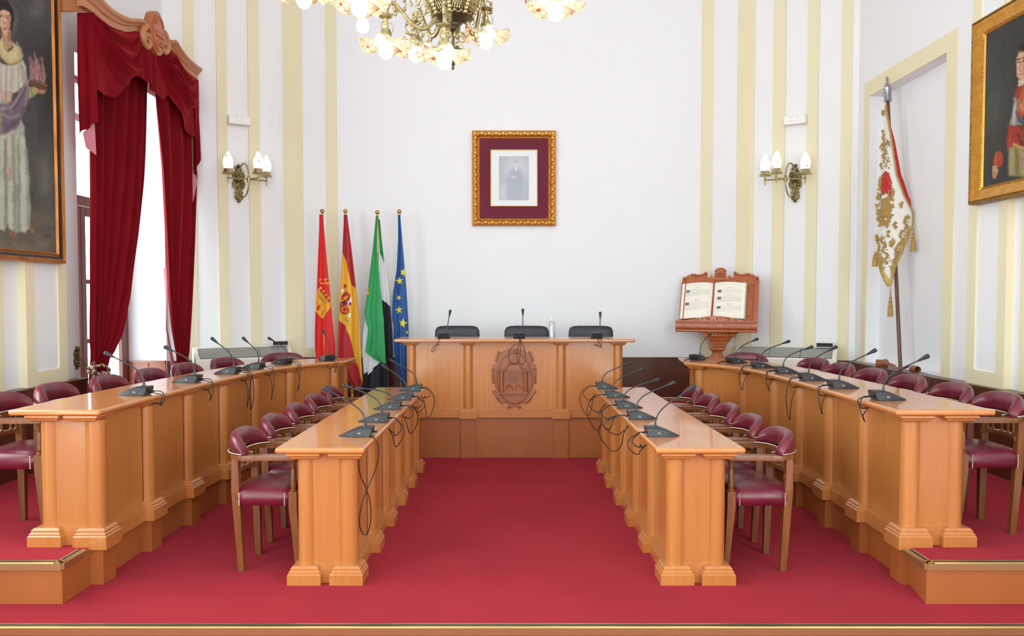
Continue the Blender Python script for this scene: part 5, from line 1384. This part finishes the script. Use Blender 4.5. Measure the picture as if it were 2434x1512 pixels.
mb = MB(); emblem(mb, Pg, o, [(876, 680), (879, 678), (880, 690), (877, 690)], (L, R), 0); emblem(mb, Pg, o, [(874.5, 692), (879, 692), (880, 700), (874, 701)], (L, R), 0)
mb.build('crest_emblem', FEMB, fc, smooth=False)
# 4: blue flag with yellow stars
r, o = flag_root('blue flag with yellow stars beside the head desk', (949, 503), (954, 930))
L = side([(946.5, 511), (947, 573), (944, 641), (936, 697), (934.7, 728), (934.7, 760), (939, 772), (938.7, 822), (942.5, 868), (955, 906), (960, 920)]); R = side([(952, 511), (961, 620), (967, 697), (970, 760), (971, 802), (970, 853), (966, 906), (964, 920)])
P = flag_fn(L, R, 1.5, .030, -.02, .2)
mb = MB(); cloth_rows(mb, P, o, ([lambda s: 511, lambda s: 918], [0]), 40, 60)
fc = mb.build('cloth', FBLU, r, ang=80)
for (x, y, rr, a) in ((959.6, 648, 10, .3), (951, 668, 10, -.15), (949.5, 708, 7.5, .5), (949.6, 737, 10, -.2), (958.6, 768, 12, .2), (968, 790, 5, 0)):
    mb = MB(); emblem(mb, P, o, star(x, y, rr, a), (L, R), 0, .008); mb.build('star', FSTAR, fc, smooth=False)

# ================================================================== EMBROIDERED BANNER
pb_, pt_ = Vector((3.808, 8.02, ZW+.003)), Vector((3.82, 8.43, 3.64))
bn = thing('embroidered_banner', 'white gold-embroidered banner on a brown staff leaning in the wall niche', 'banner', tuple(pb_))
o = Vector(bn.location); d = (pt_-pb_)
MB().tube([pb_-o, pt_-o], .018, 14).build('staff', POLEW, bn)
mb = MB(); Mq = Matrix.Translation(pt_-o) @ d.to_track_quat('Z', 'Y').to_matrix().to_4x4()
mb.lathe([(.026, -.07), (.044, -.06), (.040, -.045), (.036, -.03), (.040, .06), (.044, .075), (.030, .09), (.022, .12), (.010, .14), (.012, .19), (.008, .20)], 18, 0, Mq); mb.tube([Vector((-.05, -.02, -.02)) + pt_-o, Vector((-.06, -.02, .02)) + pt_-o, Vector((-.02, -.02, .03)) + pt_-o], .006, 6)
mb.build('finial', SILVER, bn)
L = side([(2097, 245), (2094, 319), (2085, 388), (2080, 504), (2078, 564), (2080, 600), (2092, 648), (2106, 676), (2113, 684)]); R = side([(2104, 240), (2108, 263), (2119.6, 333), (2131, 416), (2149.7, 467), (2170.5, 506), (2170, 537), (2150, 590), (2129, 639), (2122, 676), (2117, 684)])
def ban(s, py, lift=0.0):
    x = interp(L, py)+(interp(R, py)-interp(L, py))*s
    t = max(0, min(1, (py-245)/320.0)); zz_ = EYE+(708-py)/1950.0*8.2; Yc = 8.40-.44*(3.64-zz_)/2.76-.075
    p = at(x, py, Yc); p.y += .020*sin(7*s+.01*py)*t - lift
    return p
mb = MB(); mb.sheet(lambda u, v: ban(u, 244+(682-244)*v)-o, 40, 80, .006); bc = mb.build('banner_cloth', BANW, bn, ang=80)
def red(u, v):
    py = 262+(500-262)*v; w = interp([(0, .2), (.3, 8), (.7, 13), (.9, 11), (1, 1)], v)
    x = interp(R, py)-1+w*u; t = max(0, min(1, (py-245)/320.0)); zz_ = EYE+(708-py)/1950.0*8.2; p = at(x, py, 8.40-.44*(3.64-zz_)/2.76-.045); return p-o
MB().sheet(red, 8, 40, .004).build('red_reverse', BANR, bn, ang=80)
# gold borders and fringe
def strip_px(P, e, y0, y1, w, lift, n=60):
    def f(u, v):
        py = y0+(y1-y0)*v; s = e(py); return P(s+w(py)*u, py, lift)-o
    return MB().sheet(f, 3, n, .003)
wpx = lambda k: (lambda py: k/max(6, interp(R, py)-interp(L, py)))
strip_px(ban, lambda py: 1-wpx(4)(py), 250, 540, wpx(4), .012).build('gold_braid', GTHREAD, bc)
strip_px(ban, lambda py: 1-wpx(12)(py), 538, 680, wpx(12), .012).build('gold_fringe', FRINGE, bc)
strip_px(ban, lambda py: 0, 600, 680, wpx(11), .012).build('gold_fringe', FRINGE, bc)
random.seed(11)
mb = MB()
def blob(px, py, r, el=1.0, rot=0.0):
    a, b = interp(L, py), interp(R, py)
    if b-a < 2: return
    s = max(.03, min(.97, (px-a)/(b-a)))
    k = 8.2/1950
    for j in range(3):
        q = ban(max(.02, min(.98, s+random.uniform(-.5, .5)*r/(b-a))), py+random.uniform(-.6, .6)*r, .007)-o
        mb.ball((0, 0, 0), 1, 8, 0, Matrix.Translation(q) @ Matrix.Rotation(random.uniform(0, PI), 4, 'Y'), (r*k*.42, .005, r*k*1.05*el))
def vine(x0, y0, x1, y1, n, amp, r):
    for i in range(n+1):
        t = i/n; dx, dy = x1-x0, y1-y0; l = math.hypot(dx, dy); off = amp*sin(5*PI*t)
        blob(x0+dx*t-dy/l*off, y0+dy*t+dx/l*off, r*(.7+.6*random.random()), 1.2)
        if i % 2: blob(x0+dx*t+dy/l*amp*1.4, y0+dy*t-dx/l*amp*1.4, r*.6)
def motif(fn):
    global mb
    mb = MB(); fn(); mb.build('gold_embroidery', GTHREAD, bc)
motif(lambda: (vine(2097, 310, 2100, 345, 8, 2, 2.4), vine(2095, 345, 2112, 398, 12, 5, 2.6), vine(2104, 345, 2094, 398, 12, 4, 2.4)))
def wreath():
    for a in range(0, 360, 12):
        t = math.radians(a); blob(2103+19*cos(t)+random.uniform(-3, 3), 475+58*sin(t)+random.uniform(-4, 4), 4.6, 1.3)
    for k in range(16): blob(2084+random.uniform(0, 34), 513+random.uniform(0, 24), 3.6, 1.4)
motif(wreath)
motif(lambda: (vine(2155, 515, 2128, 600, 22, 4, 3.4), vine(2128, 600, 2117, 640, 10, 3, 3.2)))
motif(lambda: vine(2098, 565, 2108, 625, 18, 4, 3.0))
motif(lambda: vine(2082, 560, 2100, 640, 20, 3, 2.8))
for q in ((2116, 470), (2127, 535), (2140, 487), (2119, 580), (2084, 565), (2112, 555), (2097, 270), (2110, 340), (2121, 575)):
    motif(lambda: [blob(q[0]+random.uniform(-3, 3), q[1]+random.uniform(-6, 6), 2.8, 1.3) for k in range(6)])
mb = MB(); emblem(mb, ban, o, elp(2105, 447, 13, 40), (L, R), 0, .013); mb.build('red_shield', BANR, bc, smooth=False)
mb = MB()
for p_ in ([(2092, 470), (2114, 462), (2116, 512), (2092, 516)], [(2091, 458), (2095, 458), (2095, 470), (2091, 470)], [(2099, 456), (2104, 455), (2104, 468), (2099, 469)], [(2109, 452), (2113, 451), (2113, 464), (2109, 465)]): emblem(mb, ban, o, p_, (L, R), 0, .018)
mb.build('gold_castle', GTHREAD, bc, smooth=False)
mb = MB(); emblem(mb, ban, o, [(2093, 466), (2108, 460), (2108, 468), (2093, 474)], (L, R), 0, .022); mb.build('white_scroll', BANW, bc, smooth=False)
for (x, y0, y1) in ((2170.5, 541, 598), (2079, 597, 634), (2116, 692, 753)):
    a, b = at(x, y0, 8.06)-o, at(x, y1, 8.06)-o; h = a.z-b.z
    MB().lathe([(.002, h), (.006, h*.98), (.008, h*.78), (.016, h*.74), (.010, h*.66), (.020, h*.58), (.014, h*.50), (.022, h*.46), (.027, 0)], 12, 0, Matrix.Translation(b)).build('tassel', GTHREAD, bc)
MB().tube([at(2116, 676, 8.04)-o, at(2116, 693, 8.06)-o], .004, 6).build('tassel_cord', GTHREAD, bc)
# leather carrying strap on the ledge
ls = thing('leather_strap', 'tan leather carrying strap lying on the dark wooden ledge under the banner', 'strap', (3.758, 7.9, ZW+.002))
mb = MB()
mb.lathe([(.034, 0), (.040, .004), (.040, .11), (.034, .115), (.030, .112), (.030, .003)], 16, 0, Matrix.Translation((-.02, .36, .04)) @ Matrix.Rotation(PI/2, 4, 'Y') @ Matrix.Rotation(.5, 4, 'X') @ Matrix.Translation((0, 0, -.06)))
mb.build('strap_roll', TAN, ls)
def stf(u, v):
    P = smooth_line([(.0, .34, .075), (-.02, .27, .05), (.03, .20, .02), (-.01, .10, .012), (.02, 0, .016), (.0, -.10, .02), (-.01, -.18, .05)], 8); i = u*(len(P)-1); a = int(min(i, len(P)-2)); p = P[a]+(P[a+1]-P[a])*(i-a)
    return p+Vector((-.035+.055*v, .02*v, .03*sin(PI*v)*0+.012*v))
MB().sheet(stf, 50, 4, .004).build('strap_band', TAN, ls, ang=80)
mb = MB(); mb.lathe([(.03, 0), (.034, .004), (.034, .10), (.028, .10), (.026, .01)], 14, 0, Matrix.Translation((.0, -.22, .036)) @ Matrix.Rotation(PI/2, 4, 'X')); mb.build('strap_socket', TAN, ls)

# ================================================================== BOOK STAND
bs = thing('book_stand', 'carved cherry wood book stand with pedestal beside the right desk', 'lectern', (2.33, 9.30, ZP), 0)
o = Vector(bs.location)
mb = MB()
for prof in ([(.12, 0), (.12, .05), (.10, .08), (.085, .36)],): mb.sq(prof)
mb.build('pedestal_foot', CARVED, bs, bevel=.006)
mb = MB(); mb.lathe([(.060, .36), (.075, .40), (.085, .43), (.088, .46), (.085, .50), (.075, .53), (.055, .56), (.058, .58), (.09, .60)], 24)
for k in range(14):
    a = 2*PI*k/14; mb.ball((.082*cos(a), .082*sin(a), .465), .022, 8, 0, None, (1, 1, 1.2))
mb.sq([(.06, .585), (.075, .60), (.075, .625), (.085, .64), (.085, .66), (.097, .67), (.097, .685), (.10, .69)])
mb.build('pedestal_neck', CARVED, bs, ang=30)
mb = MB(); mb.rings([[(-a, -b, z), (a, -b, z), (a, b, z), (-a, b, z)] for a, b, z in ((.11, .09, .69), (.12, .10, .70), (.13, .11, .73), (.19, .14, .785), (.20, .15, .80))]); 
for k in range(9):
    x = -.16+.04*k; mb.ball((x, -.125+.0*k, .765), .022, 8, 0, None, (1, .6, 1))
mb.build('bracket', CARVED, bs, ang=30)
RZB = -.10
MT = Matrix.Translation((0, 0, .80)) @ rotz(-.37)
# trough with lettering
mb = MB()
prof = [(-.16, 0), (-.175, .01), (-.175, .02), (-.165, .03), (-.185, .045), (-.19, .07), (-.185, .095), (-.165, .105), (-.165, .113), (-.18, .12), (-.18, .13), (-.13, .13), (-.13, .02), (.06, .02), (.06, 0)]
mb.rings([[(x, a, b) for a, b in prof] for x in (-.445, .445)], 0, MT)
tr = mb.build('book_trough', CARVED, bs, ang=30)
mb = MB(); pts = [(-.36+.03*i, .128+.055*sin(PI*i/24)**1.4) for i in range(25)]
mb.prism([(-.36, .122)] + pts + [(.36, .122)], .150, .172, 0, MT @ XZ)
random.seed(5)
for k in range(46):
    t = random.random(); x = -.24+.48*t; zt2 = .125+.048*sin(PI*(x+.36)/.72)**1.4; mb.ball(MT @ Vector((x, -.172, random.uniform(.128, zt2))), .009, 6)
mb.build('carved_lip', CARVED, bs, ang=30)
for t_, x_ in (('(CONSTITUCION', -.175), ('ESPAÑOLA)', .225)):
    text_mb(t_, .056, .005, MT @ Matrix.Translation((x_, -.190, .070)) @ Matrix.Rotation(PI/2, 4, 'X'), 0, spacing=.98).build('lettering', CARVED, tr, smooth=False)
# sloping back board
tilt = math.radians(-24)
MBK = MT @ Matrix.Translation((0, -.02, .10)) @ Matrix.Rotation(tilt, 4, 'X')
mb = MB(); mb.box((0, .02, .26), (.86, .024, .54), 0, MBK)
for x in (-.41, .41): mb.box((x, .004, .26), (.055, .016, .54), 0, MBK)
for z_ in (.02, .505): mb.box((0, .004, z_), (.80, .016, .05), 0, MBK)
for x in (-.365, .365): mb.box((x, .006, .26), (.02, .010, .44), 0, MBK)
mb.build('back_board', CARVED, bs, bevel=.005)
mb = MB()
XZT = MBK @ Matrix.Translation((0, .03, 0)) @ XZ
def crest_poly(s): return [(s*x, z) for x, z in ((.43, .53), (.43, .56), (.40, .575), (.37, .60), (.35, .61), (.34, .585), (.30, .60), (.24, .585), (.19, .60), (.165, .615), (.15, .605), (.15, .58), (.13, .565), (.10, .60), (.08, .565), (.08, .53))]
for s in (-1, 1):
    mb.prism(crest_poly(s), 0, .03, 0, XZT)
    mb.tube([MBK @ Vector((s*x, -.005, z)) for x, z in ((.34, .60), (.30, .605), (.24, .59), (.19, .605), (.165, .625))], .014, 8)
    mb.ball(MBK @ Vector((s*.165, -.005, .62)), .020, 10); mb.ball(MBK @ Vector((s*.41, -.005, .555)), .022, 10, 0)
mb.prism([(-.08, .53), (.08, .53), (.065, .60), (.065, .63), (-.065, .63), (-.065, .60)], 0, .04, 0, XZT)
mb.box((0, -.02, .60), (.09, .02, .05), 0, MBK)
for k in range(7):
    a = math.radians(20+140*k/6); mb.ball(MBK @ Vector((.058*cos(a), 0, .635+.05*sin(a))), .013, 8)
mb.lathe([(.05, .60), (.052, .64), (.04, .665), (.015, .68)], 16, 0, MBK)
for k in (-1, 1): mb.tube([MBK @ Vector((k*.02+.014*cos(PI*i/8), -.034, .578+.022*sin(PI*i/8))) for i in range(9)], .004, 6)
for x in (-.05, -.025, 0, .025, .05): mb.box((x, -.02, .645), (.012, .02, .02), 0, MBK)
mb.build('carved_crest', CARVED, bs, ang=30)
mb = MB()
for (x, z_) in ((.34, .47), (.36, .44), (.35, .40), (.32, .485), (.36, .12), (.34, .08), (.36, .10)): mb.ball(MBK @ Vector((x-.02, .004, z_)), .018, 8, 0, None, (1.3, .5, .8))
mb.build('corner_carving', CARVED, bs)
# open book
bk = thing('open_book', 'large open book with cream pages resting on the carved stand', 'book', (2.33, 9.30, ZP+.85), 0)
bo = Vector((0, 0, .85))
MBB = Matrix.Translation((0, 0, -.85)) @ MBK @ Matrix.Translation((0, -.010, .004))
def page(s, ins=0.0, y0=0.0):
    def f(u, v):
        x = s*(.008+(.345-ins)*u)-.060; z = .035+.44*v
        yy = -.045 - .020*sin(PI*min(1, u*1.15))*1.0 + .03*u*(1 if s < 0 else .35) + .018*(1-u)**6 + y0
        return MBB @ Vector((x, yy, z))
    return f
for s in (-1, 1):
    mb = MB(); mb.sheet(page(s), 20, 6, .0015); blk = mb.build('page', PAPER, bk, ang=60)
    mb = MB()
    f = page(s)
    for t in range(7):
        y0 = .004+t*.004*(1.0 if s > 0 else .45); g = page(s, -.002-.002*t, y0); mb.sheet(g, 16, 3, .001)
    mb.build('page_block', PAGEEDGE, bk, ang=60)
    lines = MB(); ini = MB(); hd = []
    def ln(u0, u1, v, th=.0015):
        def g(u, w): return f(u0+(u1-u0)*u, v+(th*2/.44)*w)+MBB.to_3x3() @ Vector((0, -.003, 0))
        lines.sheet(g, 8, 1, .0008)
    def block(u0, v0):
        def g(u, w): return f(u0+.13*u, v0+.075*w)+MBB.to_3x3() @ Vector((0, -.003, 0))
        ini.sheet(g, 3, 3, .0008)
    fl = (lambda a: a) if s > 0 else (lambda a: 1-a)
    secs = ([(.80, .66, 3), (.60, .44, 6), (.34, .16, 5)] if s > 0 else [(.82, .62, 7), (.46, .22, 6)])
    for (vt, vb, n) in secs:
        a, b = sorted((fl(.42), fl(.62))); ln(a, b, vt+.03, .003)
        p, q = fl(.12), fl(.25); block(min(p, q), vt-.09)
        for i in range(n):
            v = vt-.02-(vt-vb)*i/n; st = .28 if v > vt-.10 else .10
            a, b = sorted((fl(st), fl(.90 if i < n-1 else .55))); ln(a, b, v)
    a, b = sorted((fl(.12), fl(.88))); ln(a, b, .93, .0012)
    lines.build('printed_text', INK, blk, smooth=False); ini.build('initials', INKB, blk, smooth=False)
mb = MB(); mb.box((-.050, -.012, .255), (.68, .012, .46), 0, MBB)
mb.tube([MBB @ Vector((-.055, -.052, .03)), MBB @ Vector((-.055, -.046, .48))], .005, 8); mb.tube([MBB @ Vector((-.065, -.052, .03)), MBB @ Vector((-.060, -.046, .48))], .004, 8)
mb.build('cover', REDC, bk)

# ================================================================== HEATERS
def heater(label, loc, rz, L, ctrl):
    r = thing('fan_heater', label, 'heater', loc, rz, 'cream wall heaters'); h = .63; dp = .24
    prof = [(-dp/2, .04), (-dp/2, h-.135), (-dp/2+.012, h-.118), (dp/2-.035, h-.008), (dp/2-.02, h), (dp/2, h), (dp/2, .04)]
    mb = MB(); mb.rings([[(x, a, b) for a, b in prof] for x in (-L/2, L/2)]); mb.box((0, .01, .02), (L-.06, dp-.06, .04))
    mb.build('casing', HEATW, r, bevel=.008, ang=30)
    a, b = Vector((-dp/2+.018, h-.113)), Vector((dp/2-.045, h-.013)); n = 13
    nrm = Vector((-(b-a).y, (b-a).x)).normalized()
    M = Matrix(((1, 0, 0, 0), (0, (b-a).normalized().x, nrm.x, a.x), (0, (b-a).normalized().y, nrm.y, a.y), (0, 0, 0, 1)))
    l = (b-a).length
    MB().box((0, l/2, .001), (L-.10, l, .004), 0, M).build('grille_recess', DARK, r, smooth=False)
    for sx in (-1, 0, 1):
        mb = MB(); w_ = (L-.10)/3
        for i in range(n): mb.box((sx*w_, l*(i+.5)/n, .006), (w_-.006, l/n*.42, .006), 0, M)
        mb.build('grille', SLAT, r, smooth=False)
    x = ctrl*L*.40
    c = MB().box((x, dp/2-.06, h+.028), (.20, .09, .056)).build('control_box', HEATW, r, bevel=.005)
    MB().box((x, dp/2-.106, h+.030), (.17, .004, .042)).build('control_panel', DARK, c, smooth=False)
    return r
heater('cream fan heater with sloping grille by the right-hand curtain', (-3.03, 9.27, ZP), math.radians(30), 1.08, .95)
heater('cream fan heater with sloping grille right of the book stand', (3.09, 9.27, ZP), math.radians(-24), 1.10, .95)

# ================================================================== WALL LAMPS
def local(fr, s, z, d=0.0):
    p = on_wall(fr, s, d, z); n = fr[2]; return p, math.atan2(n.y, n.x)+PI/2      # local -y points into the room
def sconce(label, fr, s, z, mirror):
    p, a = local(fr, s, z, .0)
    r = thing('wall_lamp', label, 'wall lamp', tuple(p), a, 'three-armed brass wall lamps')
    mb = MB(); leafplate(mb, .15, .30, .018, Matrix.Translation((0, 0, -.02)) @ XZ); leafplate(mb, .10, .16, .03, Matrix.Translation((0, 0, -.19)) @ XZ)
    random.seed(3)
    for k in range(16): mb.ball((random.uniform(-.05, .05), -.022, random.uniform(-.24, .12)), random.uniform(.012, .024), 8, 0, None, (1, .6, 1))
    mb.ball((0, -.02, .14), .022, 10); mb.ball((0, -.03, -.26), .02, 8); mb.ball((0, -.04, -.02), .03, 10)
    mb.build('wall_plate', BRONZE, r)
    hub = Vector((.075*mirror, -.22, -.03))
    MB().tube([(hub.x*(.5+.5*cos(a)), hub.y*(.5+.5*cos(a))-.012, -.03+.19*sin(a)) for a in [PI*.93*(2*i/30-1) for i in range(31)]], .009, 8).build('hoop', ABRASS, r)
    MB().spiral((.02*mirror, .09), .035, .008, 1.3, .005, sgn=-mirror, y=-.05).build('curl', ABRASS, r)
    mb = MB(); mb.ball(hub, .026, 12); mb.lathe([(.008, -.05), (.018, -.03), (.026, 0), (.018, .03), (.008, .05)], 12, 0, Matrix.Translation(hub)); mb.build('hub', ABRASS, r)
    for (dx, dy) in ((-.225, .0), (.205, .05), (.075*mirror, -.15)):
        e = hub+Vector((dx, dy, 0))
        mb = MB(); mb.tube([hub, e], .008, 8); mb.ball(e, .014, 8); mb.tube([e+Vector((0, 0, -.06)), e+Vector((0, 0, -.05)), e+Vector((0, 0, -.03)), e, e+Vector((0, 0, .05))], [.003, .006, .009, .011, .008], 8)
        mb.lathe([(.02, .040), (.066, .045), (.070, .049), (.062, .058), (.050, .080), (.046, .096), (.049, .099), (.044, .103)], 20, 0, Matrix.Translation(e))
        arm = mb.build('arm', ABRASS, r)
        MB().lathe([(.042, .10), (.050, .118), (.057, .150), (.057, .185), (.048, .222), (.034, .250), (.026, .262), (.024, .272), (.012, .290), (.003, .298)], 20, 0, Matrix.Translation(e)).build('glass_shade', EGG, arm)
    return r
sconce('brass wall lamp with three lit glass shades on the left striped wall', FL, .465, 2.96, 1)
sconce('brass wall lamp with three lit glass shades on the right striped wall', FR, .525, 2.96, -1)
def exit_light(label, fr, s, z, led):
    p, a = local(fr, s, z, .022)
    r = thing('emergency_light', label, 'emergency light', tuple(p), a, 'white emergency lights')
    MB().box((0, -.018, 0), (.255, .036, .105)).build('back_tray', HEATW, r, bevel=.015, seg=4)
    MB().box((0, -.046, 0), (.245, .032, .098)).build('diffuser', DIFF, r, bevel=.018, seg=5)
    MB().box((0, -.0625, -.012), (.14, .002, .008)).build('lamp_tube', mat('tube_strip', srgb(214, 214, 208), .3), r, smooth=False)
    for x, m_ in ((-.03, REDLED if led else PLASTIC2), (.03, PLASTIC2)):
        MB().ball((x, -.062, .026), .005, 8).build('indicator', m_, r)
exit_light('white emergency light above the left wall lamp', FL, .457, 3.615, False)
exit_light('white emergency light above the right wall lamp, with red indicator', FR, .518, 3.615, True)

# ================================================================== SANITISER BOTTLE
bt = thing('sanitiser_bottle', 'clear pump bottle of gel standing on the head desk', 'bottle', (.40, 8.22, 1.1855))
MB().lathe([(.030, 0), (.034, .003), (.034, .150), (.030, .160), (.014, .168), (.013, .175)], 24).build('bottle_body', CLEAR, bt)
MB().lathe([(.028, .004), (.031, .006), (.031, .06)], 20).build('gel', GEL, bt)
mb = MB(); mb.lathe([(.014, .172), (.014, .188), (.006, .19), (.005, .212), (.012, .214), (.010, .222)], 14); mb.box((-.018, 0, .217), (.035, .012, .009)); mb.build('pump', mat('clear_white_pump', srgb(226, 228, 230), .3), bt)
mb = MB(); mb.box((.012, -.0345, .085), (.018, .001, .05)); mb.build('bottle_label', mat('grey_label_print', srgb(170, 172, 178), .5), bt, smooth=False)

# ================================================================== CHANDELIER
CXc, CYc = -.345, 4.85
ch = thing('chandelier', 'ornate brass chandelier with wavy painted glass shades and lit bulbs', 'chandelier', (CXc, CYc, ZC))
def cz_(y): return at(1078, y, CYc).z-ZC
def kz(dy): return dy*4.85/1950.0
Mz = Matrix.Translation((0, 0, cz_(0)))
zz = lambda py: cz_(py)
mb = MB(); mb.tube([(0, 0, 0), (0, 0, zz(-160))], .012, 10); mb.lathe([(.09, -.002), (.09, -.02), (.05, -.05), (.02, -.08)], 20); mb.build('stem', ABRASS, ch)
bowl = MB(); px = .00249
bowl.lathe([(.03, zz(-160)), (.06, zz(-140)), (.09, zz(-110)), (.05, zz(-80)), (.07, zz(-60)), (.13, zz(-45)), (.148, zz(-25)), (.150, zz(-5)), (.143, zz(15)), (.126, zz(32)), (.10, zz(44)), (.07, zz(51)), (.05, zz(53)), (.042, zz(56)), (.046, zz(58)), (.046, zz(62)), (.040, zz(65)), (.044, zz(67)), (.036, zz(73)), (.015, zz(76)), (.010, zz(80)), (.010, zz(118))], 32)
bw = bowl.build('bowl', mat('dark_brass_bowl', srgb(92, 84, 64), .4, .7), ch)
lat = MB()
for k in range(8):
    a0 = 2*PI*k/8
    for sgn in (-1, 1):
        for off in range(-2, 6):
            pts = []
            for i in range(9):
                t = i/8; a = a0+(off*.11+sgn*.30*t)+.1
                if not (a0-.02 < a < a0+.62): continue
                pyy = -20+55*t; rr = interp([(-20, .153), (0, .153), (15, .147), (35, .126)], pyy); pts.append((rr*cos(a), rr*sin(a), zz(pyy)))
            if len(pts) > 1: lat.tube(pts, .0026, 4)
    a = a0-.08
    for i in range(10):
        pyy = -30+7.6*i; rr = interp([(-30, .150), (0, .158), (15, .152), (40, .118)], pyy); lat.ball((rr*cos(a), rr*sin(a), zz(pyy)), .020-.001*i, 8, 0, None, (1, 1, 1.4))
for k in range(20):
    a = 2*PI*k/20; lat.tube([((.118+.003)*cos(a+.157*(i/6-.5)*2), (.118+.003)*sin(a+.157*(i/6-.5)*2), zz(37)-.016*sin(PI*i/6)) for i in range(7)], .004, 5)
lat.build('lattice', ABRASS, bw)
mb = MB()
for k in range(5):
    a = 2*PI*k/5+.3; M = rotz(a) @ Matrix.Translation((0, 0, 0))
    mb.spiral((.052, zz(88)), .036, .010, 1.6, .006, sgn=-1, a0=PI, M=M); mb.spiral((.046, zz(111)), .026, .008, 1.4, .005, sgn=1, a0=PI, M=M)
mb.build('scrolls', ABRASS, ch)
mb = MB(); mb.lathe([(.014, zz(114)), (.03, zz(117)), (.052, zz(121)), (.05, zz(123)), (.034, zz(130)), (.012, zz(134)), (.006, zz(138)), (.010, zz(142)), (.018, zz(148)), (.012, zz(154)), (.006, zz(157)), (.009, zz(162)), (.006, zz(165)), (.001, zz(167))], 20)
for k in range(12):
    a = 2*PI*k/12; mb.ball((.054*cos(a), .054*sin(a), zz(120)), .008, 6)
mb.build('finial', mat('aged_brass', srgb(104, 98, 82), .4, .8), ch)
def wavy(n, r, h, seg=48):
    mb = MB(); rs = []
    for j in range(11):
        t = j/10; rr = .026+(r-.026)*t**1.15
        ring = []
        for i in range(seg):
            a = 2*PI*i/seg; wv = t**2.2*(.022*cos(n*a)+.008*cos(2*n*a+.5))
            ring.append(((rr*(1+.10*t*cos(n*a+.4)))*cos(a), (rr*(1+.10*t*cos(n*a+.4)))*sin(a), -h*(t**.8)*(1-.22*t)+wv))
        rs.append(ring)
    V = [p for r_ in rs for p in r_]
    def f(u, v):
        jj = v*10; a = int(min(9, jj)); w_ = jj-a; i = int(round(u*seg)) % seg
        p, q = Vector(rs[a][i]), Vector(rs[a+1][i]); return p+(q-p)*w_
    return mb.sheet(f, seg, 20, .003)
def cup(mb, e):
    M = Matrix.Translation(e)
    mb.lathe([(.006, .115), (.034, .112), (.040, .105), (.030, .100), (.012, .095), (.012, .060), (.018, .055), (.014, .040), (.026, .034), (.030, .018), (.034, .012), (.034, .0)], 18, 0, M)
    for k in range(3):
        a = 2*PI*k/3; mb.tube([M @ Vector((r_*cos(a), r_*sin(a), z_)) for r_, z_ in ((.012, .075), (.030, .07), (.042, .04), (.034, .012))], .003, 6)
def lamp(px_, py_, Y, bulb_drop=.0, ang=0.0, shade=True, R=.148, up=.0, arm_pts=None):
    """one lamp: the shade's middle seen at (px, py), arm curling back to the bowl"""
    c = at(px_, py_, Y)-Vector(ch.location)
    top = c+Vector((0, 0, .055))
    d = Vector((c.x, c.y, 0)); l = max(.05, d.length); u = d/l
    z0 = zz(-30)+up
    mb = MB(); st = u*(.10 if up <= 0 else .04)+Vector((0, 0, z0)); en = top+Vector((0, 0, .11))
    pts = bez(st, st+u*l*.35+Vector((0, 0, -.26)), en+Vector((0, 0, .26))-u*.04, en, 24)
    mb.tube(pts, [.013-.003*i/24 for i in range(25)], 10)
    # leaf scrolls along the arm
    ax = Vector((-u.y, u.x, 0))
    for i, sg in ((6, 1), (10, -1), (15, 1), (19, -1)):
        p = pts[i]; q = [p+u*(.05*cos(a)*(1-.6*j/16))*sg+Vector((0, 0, 1))*(.05*sin(a)*(1-.6*j/16))+u*.045*sg for j, a in enumerate([PI+2*PI*1.2*j/16 for j in range(17)])]
        mb.tube(q, [.006*(1-.5*j/16) for j in range(17)], 6)
        for j in (2, 5, 8): mb.ball(q[j], .010, 6, 0, None, (1, 1, 1.3))
    cup(mb, top)
    arm = mb.build('arm', ABRASS, ch)
    s = wavy(7, R, .075).build('glass_shade', SHADE, arm, ang=80); s.location = top; s.rotation_euler = (0, 0, ang)
    MB().ball(c+Vector((0, 0, -.03-bulb_drop)), .042, 16, 0, None, (1, 1, 1.15)).build('bulb', BULB, arm)
lamp(917, 108, 4.72, .0, .2, up=-.18); lamp(987, 118, 5.05, .0, .9, up=-.18); lamp(1056, 132, 4.52, .0, .5, R=.145, up=-.18); lamp(1155, 86, 4.98, .0, 1.3, up=-.18)
lamp(855, 4, 4.12, .0, .1); lamp(1320, 16, 4.35, .0, .7, up=.1); lamp(722, -14, 4.5, .0, .4); lamp(862, 20, 5.3, .08, .4, up=.05)
